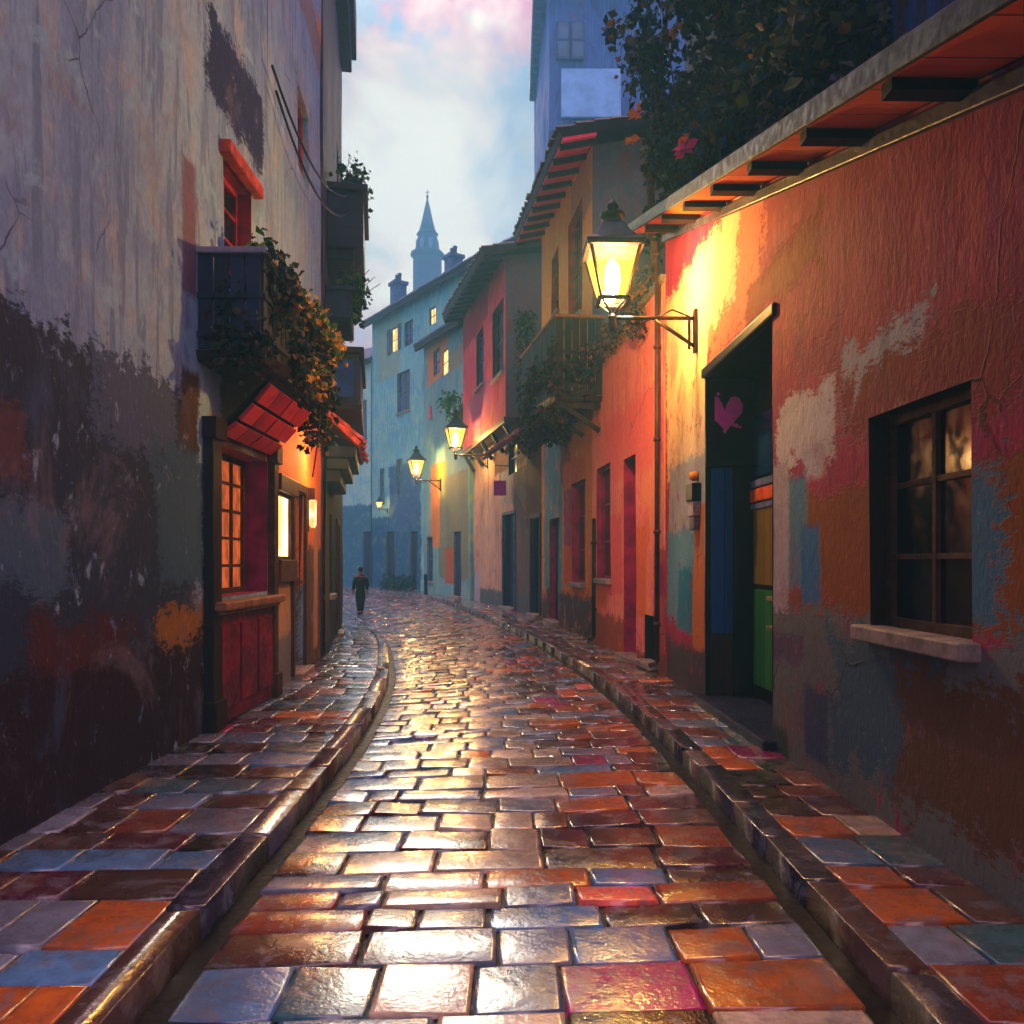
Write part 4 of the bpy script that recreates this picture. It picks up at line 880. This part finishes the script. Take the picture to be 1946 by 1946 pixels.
# sconce by the dark door on the left
sc_ = thing('wall_sconce', 'small dim sconce on the orange wall right of the black door', 'lamp', WA2.pt(WA2.s(583), WA2.h(583, 980), 0))
s = WA2.s(583); h = WA2.h(583, 965)
mb = MB(); WA2.bx(mb, s - .05, s + .05, h + .12, h + .3, -.02, .12); WA2.bx(mb, s - .03, s + .03, h - .36, h + .12, -.02, .03); build('bracket', mb, BROWNFRAME, sc_, sc_, .01)
mb = MB(); mb.lathe(WA2.pt(s, h, .09), [(.03, -.3), (.055, -.26), (.06, .1), (.04, .12)], 12); build('lamp_shade', mb, emit('sconce_glow', (1, .5, .1, 1), (1, .85, .6, 1), 1.1, 4), sc_, sc_)
l = bpy.data.lights.new('sconce_light', 'POINT'); l.energy = 70; l.color = (1, .5, .16); l.shadow_soft_size = .1
lo = bpy.data.objects.new('sconce_light', l); COL.objects.link(lo); lo.location = WA2.pt(s - .15, h + .75, .38)

# ------------------------------------------------------------------ small things
def simple(name, label, cat, mb, mat, bevel=0, group=None):
    o = build(name, mb, mat, None, None, bevel); tag(o, label, cat, group); return o
s = WC.s(1325); h = WC.h(1325, 952)
mbx = thing('meter_box', 'small stacked black and grey meter boxes on the wall beside the portal', 'meter box', WC.pt(s, h, 0))
mb = MB(); WC.bx(mb, s - .16, s + .16, h, h + .2, -.03, .1); build('cover', mb, IRON, mbx, mbx, .012)
mb = MB(); WC.bx(mb, s - .12, s + .14, h - .18, h - .01, -.03, .08); WC.bx(mb, s - .1, s + .12, h - .02, h - .004, .0, .09); build('gauge', mb, plain('pale_gauge', S(.6, .52, .5), .4), mbx, mbx, .01)
mb = MB(); WC.bx(mb, s - .12, s + .1, h - .34, h - .19, -.03, .07); build('fuse_box', mb, plain('grey_plum_box', S(.35, .26, .3), .5), mbx, mbx, .01)
mb = MB(); mb.lathe(WC.pt(s, h + .29, .03), [(.01, -.06), (.06, -.04), (.06, .04), (.01, .06)], 12); build('bell', mb, plain('orange_bell', S(.85, .5, .15), .4), mbx, mbx)
# signs
s = WF.s(968); h = WF.h(968, 928)
sg = thing('hanging_sign', 'small magenta square sign hanging on the cream house', 'sign', WF.pt(s, h, .3))
mb = MB(); p = WF.pt(s, h, .32); mb.box(p, (.42, .05, .5)); build('board', mb, plain('magenta_sign', S(.75, .08, .6), .5, 0, .2, 6), sg, sg, .01)
mb = MB(); mb.beam(WF.pt(s, h + .75, .0), WF.pt(s, h + .75, .5), .03, .03); mb.tube([p + Vector((0, 0, .25)), p + Vector((0, 0, .75))], .012); build('bracket', mb, IRON, sg, sg)
s = WH.s(817); mb = MB(); WH = WH
WG.bx(mb, WG.s(818) - .22, WG.s(818) + .12, WG.h(818, 797), WG.h(818, 772), .02, .07)
simple('pink_banner', 'little pink banner fixed on the teal wall above the far lantern', 'banner', mb, plain('pink_banner', S(.86, .22, .42), .7, 0, .2, 6), .01)
# bollard by the far pavement, bush by the wall
mb = MB(); p = Vector((-4.35, 40.0, .11)); p = WG.pt(WG.s(826), .11, .45); mb.lathe(p, [(.11, 0), (.09, .1), (.08, .75), (.11, .8), (.11, .86), (.09, .95), (.03, 1.02)], 12)
simple('bollard', 'dark iron bollard on the far pavement below the orange lamplight', 'bollard', mb, IRON)
for i, px in enumerate((762, 785)):
    p = WH.pt(WH.s(px), .12, .6); plant('shrub', ['low dark blue-green shrub against the far teal wall', 'second low dark shrub against the far teal wall, nearer the lantern'][i], 'shrub', p, [((p.x, p.y, .55), (.8, .6, .55), 420)], [S(.08, .2, .26), S(.1, .26, .3), S(.06, .16, .22)], .16, [([p, p + Vector((.1, 0, .5))], .03)], 'shrubs along the far wall')
# cables across the left facade
mb = MB()
for a, b, sag in ((WA1.pt(WA1.s(497), 7.35, .12), WB.pt(.93, 8.3, .4), .5), (WA1.pt(WA1.s(505), 7.15, .12), WB.pt(.93, 8.0, .4), .55)):
    mb.tube([a.lerp(b, t / 14) - Vector((0, 0, sag * 4 * (t / 14) * (1 - t / 14))) for t in range(15)], .016, 0, 5)
simple('cable', 'pair of sagging black cables between grey facade and corner house', 'cable', mb, IRON)
# ------------------------------------------------------------------ plants
q = lambda s, h, o: tuple(WA1.pt(s, h, o))
cl = []
for k in range(10):
    t = k / 9; cl.append((q(11.2 + 1.5 * t, 4.42 - .12 * t + U(-.05, .05), .6 + .05 * t), (.22, .3, .2), 90))
for k in range(8): cl.append((q(11.6 + 1.1 * R(), 4.15 - .5 * R(), .63), (.12, .22, .3), 70))
plant('trailing_plant', 'golden yellow trailing plant spilling over the far end of the boarded balcony rail', 'plant', q(12, 4.3, .5), cl, OCHRES + [GREENS[2], GREENS[4], GREENS[2]], .07, [([q(11.3, 4.2, .58), q(12, 4.1, .65), q(12.6, 3.7, .66)], .012)])
plant('potted_plant', 'green leafy plant standing on the boarded balcony by the red window', 'plant', q(11.0, 3.85, .3), [(q(10.95, 4.72, .35), (.22, .3, .35), 150), (q(11.45, 4.62, .4), (.25, .35, .25), 150)], GREENS, .1, [([q(11, 3.8, .3), q(11.0, 4.7, .35)], .015), ([q(11.3, 3.8, .35), q(11.5, 4.65, .4)], .012)])
cl = [(q(10.3 + 2.3 * R(), 3.6 + .85 * R(), .64 + .04 * R()), (.08, .3, .3), 60) for _ in range(26)] + [(q(10.1 + .08 * R(), 3.55 + .6 * R(), .1 + .5 * R()), (.16, .1, .25), 50) for _ in range(9)]
plant('ivy', 'dark ivy covering the boards of the near left balcony', 'ivy', q(11.4, 3.7, .55), cl, DARKG + [S(.3, .16, .1)], .07, [([q(10.3 + .5 * k, 4.4, .6), q(10.5 + .5 * k, 3.9, .62), q(10.4 + .55 * k, 3.5, .6)], .008) for k in range(4)])
cl = [(q(12.2 + .5 * R(), 3.1 + .6 * R(), .35 + .25 * R()), (.12, .25, .25), 70) for _ in range(6)]
plant('hanging_vine', 'scraggly brown vine hanging below the boarded balcony near the bay', 'vine', q(12.4, 3.5, .5), cl, DARKG + [OCHRES[1]], .07, [([q(12.3, 3.7, .6), q(12.4, 3.2, .55), q(12.3, 2.7, .5)], .01)])
q = lambda s, h, o: tuple(WB.pt(s, h, o))
plant('balcony_bush', 'bright green bush growing up from the purple balcony of the corner house', 'bush', q(2, 8.4, .35), [(q(1.3 + .4 * k, 8.75 + .1 * (k % 2), .42), (.35, .38, .5), 170) for k in range(4)], GREENS + DARKG[:2], .1, [([q(1.5, 8.3, .3), q(1.5, 8.9, .4)], .02)])
plant('window_box_plant', 'feathery green plant sticking out of the blue window box against the sky', 'plant', q(1.4, 6.5, .3), [(q(.8 + .3 * k, 6.72, .4 + .08 * (k % 2)), (.3, .3, .28), 120) for k in range(4)] + [(q(1.2, 6.3, .5), (.12, .4, .3), 60)], GREENS, .1, [([q(1.0 + .2 * k, 6.45, .3), q(.9 + .3 * k, 6.9, .5 + .08 * k), q(.8 + .35 * k, 7.05, .62 + .1 * k)], .007) for k in range(4)])
q = lambda s, h, o: tuple(WC.pt(s, h, o))
# big creeper over the pent roof of the terracotta house
cl = []
for k in range(150):
    s = 11.6 - 6.0 * R() ** 1.5; hr = hC(min(s, WC.L)) + .3; f = (s - 5.6) / 6
    h = hr + (1.2 + 5.6 * f) * R(); o = U(-.55, -.1) + .5 * (h > hr + 2) * R() + (.18 if s > 10.5 else 0)
    cl.append((q(s, h, o), (.3, .42, .4), 75))
flo = [(q(8.6, hC(8.6) + .75, .2), .14, S(.9, .1, .5)), (q(8.7, hC(8.7) + .9, .2), .1, S(.9, .4, .1)), (q(11.2, 8.3, .3), .16, S(.9, .45, .08)), (q(11.5, 8.1, .35), .14, S(.85, .45, .1)), (q(9.5, 8.4, .1), .13, S(.7, .45, .1))]
st = [([q(11.55, 5.7, -.05), q(11.5, 6.6, -.02), q(11.6, 7.4, .02), q(11.3, 8.6, 0)], [.085, .07, .06, .04]), ([q(11.4, 8.3, 0), q(10.5, 9.3, .0), q(9, 9.9, -.1)], [.04, .03, .015]), ([q(11.52, 6.9, 0), q(10.4, hC(10.4) + .5, .1), q(8.9, hC(8.9) + .25, .2), q(8.75, hC(8.75) + .6, .22), q(8.6, hC(8.6) + .75, .2)], .006)]
st += [([q(11 - k * .8, 7.2 + .3 * k, -.1), q(10.6 - k * .8, 8.2 + .3 * k, .15), q(10.9 - k * .8, 9.0 + .3 * k, .2)], .012) for k in range(5)]
plant('climbing_creeper', 'dark overgrown creeper with orange leaves and a pink flower above the pent roof', 'creeper', q(11.5, 5.7, 0), cl, DARKG * 2 + [S(.14, .24, .1), S(.3, .32, .1), S(.42, .28, .08), S(.1, .18, .35)], .12, st, flowers=flo)
q = lambda s, h, o: tuple(WD.pt(s, h, o))
plant('dry_creeper', 'dry brown creeper tangled along the terrace edge of the pink house', 'creeper', q(2, 5.7, 0), [(q(.3 + 3.8 * R(), 5.6 + U(-.25, .25), .15 + .1 * R()), (.2, .35, .18), 45) for _ in range(18)] + [(q(.9, 5.3, .18), (.2, .3, .3), 200)], [S(.3, .2, .1), S(.4, .26, .1), S(.2, .12, .1), S(.14, .12, .08), S(.55, .34, .1)], .07,
      [([q(.2 + .5 * k, 5.8, .12), q(.9 + .5 * k, 5.5 + .2 * (k % 2), .3), q(1.6 + .5 * k, 5.75, .2)], .01) for k in range(6)])
q = lambda s, h, o: tuple(WE.pt(s, h, o))
plant('balcony_creeper', 'dark mossy creeper hanging under the wooden balcony of the orange house', 'creeper', q(1.5, 4.8, .6), [(q(-.8 + 4.6 * R(), 4.75 + U(-.25, .3), .3 + .65 * R()), (.3, .4, .25), 60) for _ in range(34)] + [(q(-.9 + 4.6 * R(), 5 + 1.0 * R(), .93), (.1, .35, .3), 45) for _ in range(26)] + [(q(-.95, 4.9 + .9 * R(), .1 + .8 * R()), (.25, .1, .25), 40) for _ in range(9)], DARKG + [S(.4, .2, .08), S(.28, .14, .08)], .1,
      [([q(-.8 + .8 * k, 5.2, .95), q(-.5 + .8 * k, 4.7, .95), q(-.7 + .8 * k, 4.3, .7)], .01) for k in range(5)] + [([q(-1 + .6 * k, 4.71 + .01 * k, .95) for k in range(9)], .014)])
q2 = lambda s, h, o: tuple(WF.pt(s, h, o))
plant('climbing_ivy', 'green ivy climbing in the corner between the orange and the crimson house', 'ivy', q2(.6, 4.6, .1), [(q2(.3 + 1.2 * R(), 5.4 + 3.6 * R(), .12 + .2 * R()), (.25, .35, .4), 70) for _ in range(26)], GREENS + DARKG[:3] + [OCHRES[3]], .12, [([q2(.6, 4.8, .05), q2(.8, 6.5, .08), q2(.6, 8.6, .1)], .03)])
p = WG.pt(WG.s(884), WG.h(884, 775), .3)
plant('hanging_foliage', 'green foliage behind the lantern under the crimson jetty', 'plant', p, [((p.x + U(-.5, .5), p.y + U(-.3, .3), p.z + U(-.5, .5)), (.5, .5, .4), 70) for _ in range(9)], [S(.14, .36, .16), S(.2, .42, .14), S(.1, .28, .18)], .16, [([p - Vector((0, 0, .6)), p + Vector((.1, 0, .4))], .03)])
# ------------------------------------------------------------------ the walker
def skin(name, chain_list, mat, parent, sub=2, smooth=True):
    vs, es, rs = [], [], []
    idx = {}
    def add(key, p, r):
        if key not in idx: idx[key] = len(vs); vs.append(Vector(p)); rs.append(r)
        return idx[key]
    for ch in chain_list:
        pr = None
        for key, p, r in ch:
            i = add(key, p, r)
            if pr is not None: es.append((pr, i))
            pr = i
    me = bpy.data.meshes.new(name); me.from_pydata([tuple(v) for v in vs], es, [])
    o = bpy.data.objects.new(name, me); COL.objects.link(o)
    m = o.modifiers.new('s', 'SKIN'); m.use_smooth_shade = smooth
    for i, r in enumerate(rs): sv = me.skin_vertices[0].data[i]; sv.radius = (r, r) if not isinstance(r, tuple) else r; sv.use_root = (i == 0)
    u = o.modifiers.new('u', 'SUBSURF'); u.levels = u.render_levels = sub
    dg = bpy.context.evaluated_depsgraph_get(); nm = bpy.data.meshes.new_from_object(o.evaluated_get(dg)); nm.name = name
    o.modifiers.clear(); o.data = nm; nm.materials.clear(); nm.materials.append(mat)
    for p in nm.polygons: p.use_smooth = True
    if parent: o.parent = parent
    return o
wp = P(685, 1168, 25.3); per = thing('person', 'person in dark clothes walking away down the middle of the wet lane', 'person', (wp.x, wp.y, .006)); per.rotation_euler.z = .35; per.scale = (1.22, 1.15, 1.02)
SK = plain('skin', S(.5, .34, .27), .6, 0, .15, 10, .1); CO = plain('black_coat', S(.05, .05, .07), .75, 0, .3, 10, .3); TR = plain('black_trousers', S(.045, .045, .06), .75, 0, .3, 10, .3); HR = plain('dark_hair', S(.06, .045, .045), .5, 0, .3, 30, .3)
body = [[('pel', (0, 0, .82), .085), ('sp', (0, 0, .98), .08), ('ch', (0, -.01, 1.16), .1), ('nk', (0, 0, 1.28), .042), ('h0', (0, .015, 1.36), .068), ('h1', (0, .012, 1.43), .076), ('h2', (0, .005, 1.49), .045)]]
body[0].append(('h3', (0, .0, 1.505), .02))
for sgn in (-1, 1):
    sw = .05 * sgn
    body.append([('ch', 0, 0), ('sh%d' % sgn, (.13 * sgn, -.01, 1.18), .045), ('el%d' % sgn, (.178 * sgn, -.03 + sw * .5, .97), .034), ('wr%d' % sgn, (.185 * sgn, .03 + sw, .77), .024), ('pa%d' % sgn, (.184 * sgn, .04 + sw, .71), .03)])
    for k in range(4):
        fx = -.024 + .016 * k; body.append([('pa%d' % sgn, 0, 0), ('f%d%d' % (sgn, k), (.184 * sgn, .04 + sw + fx, .665), .008), ('g%d%d' % (sgn, k), (.176 * sgn, .045 + sw + fx, .63 + .006 * abs(k - 1)), .007)])
    body.append([('pa%d' % sgn, 0, 0), ('t%d' % sgn, (.168 * sgn, .075 + sw, .695), .009), ('u%d' % sgn, (.16 * sgn, .085 + sw, .665), .007)])
    fy = .1 if sgn > 0 else -.1
    body.append([('pel', 0, 0), ('hi%d' % sgn, (.06 * sgn, 0, .78), .075), ('kn%d' % sgn, (.06 * sgn, .04 if sgn > 0 else 0, .43), .05), ('an%d' % sgn, (.052 * sgn, fy, .09), .034), ('to%d' % sgn, (.055 * sgn, fy + .12, .035 if sgn > 0 else .03), .03)])
skin('body', body, SK, per, 1)
coat = [[('a', (0, 0, .7), (.128, .11)), ('b', (0, 0, .82), (.132, .11)), ('c', (0, 0, .98), (.122, .105)), ('d', (0, -.005, 1.12), (.135, .11)), ('e', (0, 0, 1.19), (.115, .085)), ('f', (0, 0, 1.27), .05)]]
for sgn in (-1, 1):
    sw = .05 * sgn; coat.append([('d', 0, 0), ('s%d' % sgn, (.13 * sgn, -.01, 1.17), .07), ('el%d' % sgn, (.178 * sgn, -.03 + sw * .5, .97), .058), ('wr%d' % sgn, (.185 * sgn, .025 + sw, .78), .048)])
skin('coat', coat, CO, per, 1)
trs = [[('p', (0, 0, .84), .1), ('q', (0, 0, .76), .1)]]
for sgn in (-1, 1):
    fy = .1 if sgn > 0 else -.1; trs.append([('q', 0, 0), ('h%d' % sgn, (.062 * sgn, 0, .7), .09), ('k%d' % sgn, (.058 * sgn, .035 if sgn > 0 else 0, .43), .07), ('an%d' % sgn, (.052 * sgn, fy, .1), .05)])
skin('trousers', trs, TR, per, 1)
skin('hair', [[('a', (0, -.02, 1.36), .06), ('b', (0, -.018, 1.43), .081), ('c', (0, -.01, 1.485), .062), ('d', (0, -.005, 1.51), .03)]], HR, per, 1)
for sgn in (-1, 1):
    fy = .1 if sgn > 0 else -.1; skin('shoe', [[('a', (.052 * sgn, fy - .03, .05), .045), ('b', (.053 * sgn, fy + .05, .04), .042), ('c', (.056 * sgn, fy + .14, .032), .032)]], CO, per, 1)
# ------------------------------------------------------------------ air, sky, sun, camera
mb = MB(); mb.box((0, 55, 29), (122, 152, 60.3)); hz = build('haze', mb, bpy.data.materials.new('haze_air')); hz['kind'] = 'stuff'
m = hz.data.materials[0]; m.use_nodes = True; nt = m.node_tree; nt.nodes.remove(nt.nodes['Principled BSDF'])
v = nt.nodes.new('ShaderNodeVolumePrincipled'); v.inputs['Color'].default_value = (.2, .62, .82, 1); v.inputs['Density'].default_value = .0056; v.inputs['Anisotropy'].default_value = .3
nt.links.new(v.outputs[0], nt.nodes['Material Output'].inputs['Volume'])
EL, AZ = math.radians(25.5), math.radians(-6.2)      # dusk glow behind the spire, slightly left of the lane's axis
sd = Vector((math.sin(AZ) * math.cos(EL), math.cos(AZ) * math.cos(EL), math.sin(EL)))
W_ = bpy.data.worlds.new('World'); scene.world = W_; W_.use_nodes = True; t = W_.node_tree; N = t.nodes; L_ = t.links; bg = N['Background']
class WT(NT):
    def __init__(self): self.t = t; self.n = N; self.l = L_
w = WT(); sky = w.new('ShaderNodeTexSky', sky_type='NISHITA'); sky.sun_disc = False; sky.sun_elevation = EL; sky.sun_rotation = AZ
d = w.new('ShaderNodeTexCoord').outputs['Generated']
nz1 = w.noise(w.mapping(d, (1, 1, 1.25), (3.1, 1.7, .4)), 6.5, 4, .55, .15); nz2 = w.noise(w.mapping(d, (1, 1, 1.2), (7.3, 2.2, 5.1)), 8.0, 4, .56, .2); nz3 = w.noise(w.mapping(d, (1, 1, 1.6), (1.3, 9.2, 2.1)), 14, 4, .55, .15)
c = w.mix(w.ramp(nz1, .42, .58), S(.55, .78, .97), S(.86, .9, .92))
c = w.mix(w.ramp(nz2, .42, .52, 0, 1), c, S(1, .54, .66))
c = w.mix(w.ramp(nz3, .52, .7, 0, .6), c, S(.95, .93, .88))
xyz = w.new('ShaderNodeSeparateXYZ'); L_.new(d, xyz.inputs[0])
c = w.mix(w.ramp(xyz.outputs[2], .1, .3, .6, 0), c, S(.7, .89, .92))
dp = w.new('ShaderNodeVectorMath', operation='DOT_PRODUCT'); L_.new(d, dp.inputs[0]); dp.inputs[1].default_value = sd
gl = w.math('ADD', w.ramp(w.math('ADD', dp.outputs['Value'], w.math('MULTIPLY', w.math('SUBTRACT', nz2, .5), .06)), .98, 1.003, 0, 1.0), 0.0)
c = w.mix(gl, c, (2.0, 1.8, 1.35, 1))
br = w.math('ADD', w.ramp(xyz.outputs[2], .5, .8, 1, 8), w.ramp(xyz.outputs[1], .1, -.5, 0, 3))   # sky boosted out of view, overhead and behind, as added fill for the lane
m1 = w.new('ShaderNodeVectorMath', operation='SCALE'); L_.new(sky.outputs[0], m1.inputs[0]); m1.inputs['Scale'].default_value = .15
m2 = w.new('ShaderNodeVectorMath', operation='SCALE'); L_.new(c, m2.inputs[0]); L_.new(w.math('MULTIPLY', br, 3.6), m2.inputs['Scale'])
ad = w.new('ShaderNodeVectorMath', operation='ADD'); L_.new(m1.outputs[0], ad.inputs[0]); L_.new(m2.outputs[0], ad.inputs[1])
L_.new(ad.outputs[0], bg.inputs['Color']); bg.inputs['Strength'].default_value = .1
sl = bpy.data.lights.new('sun', 'SUN'); sl.energy = 1.5; sl.angle = math.radians(12); sl.color = (1, .85, .66)
so = bpy.data.objects.new('sun', sl); COL.objects.link(so); so.rotation_euler = sd.to_track_quat('Z', 'Y').to_euler(); so.location = (0, 0, 30)
cam = bpy.data.cameras.new('camera'); co = bpy.data.objects.new('camera', cam); COL.objects.link(co); scene.camera = co
co.location = (0, 0, CH); co.rotation_euler = (math.radians(90), 0, 0); cam.sensor_width = 36; cam.lens = F / 1946 * 36; cam.shift_y = (HY - 973) / 1946; cam.clip_end = 1000; cam.clip_start = .05
vs = scene.view_settings; vs.view_transform = 'Standard'; vs.look = 'None'; vs.exposure = .4; vs.gamma = 1
cy = scene.cycles; cy.use_denoising = True; cy.max_bounces = 6; cy.diffuse_bounces = 3; cy.glossy_bounces = 3; cy.transmission_bounces = 4; cy.volume_bounces = 1; cy.transparent_max_bounces = 12; cy.sample_clamp_indirect = 6; cy.caustics_reflective = False; cy.caustics_refractive = False
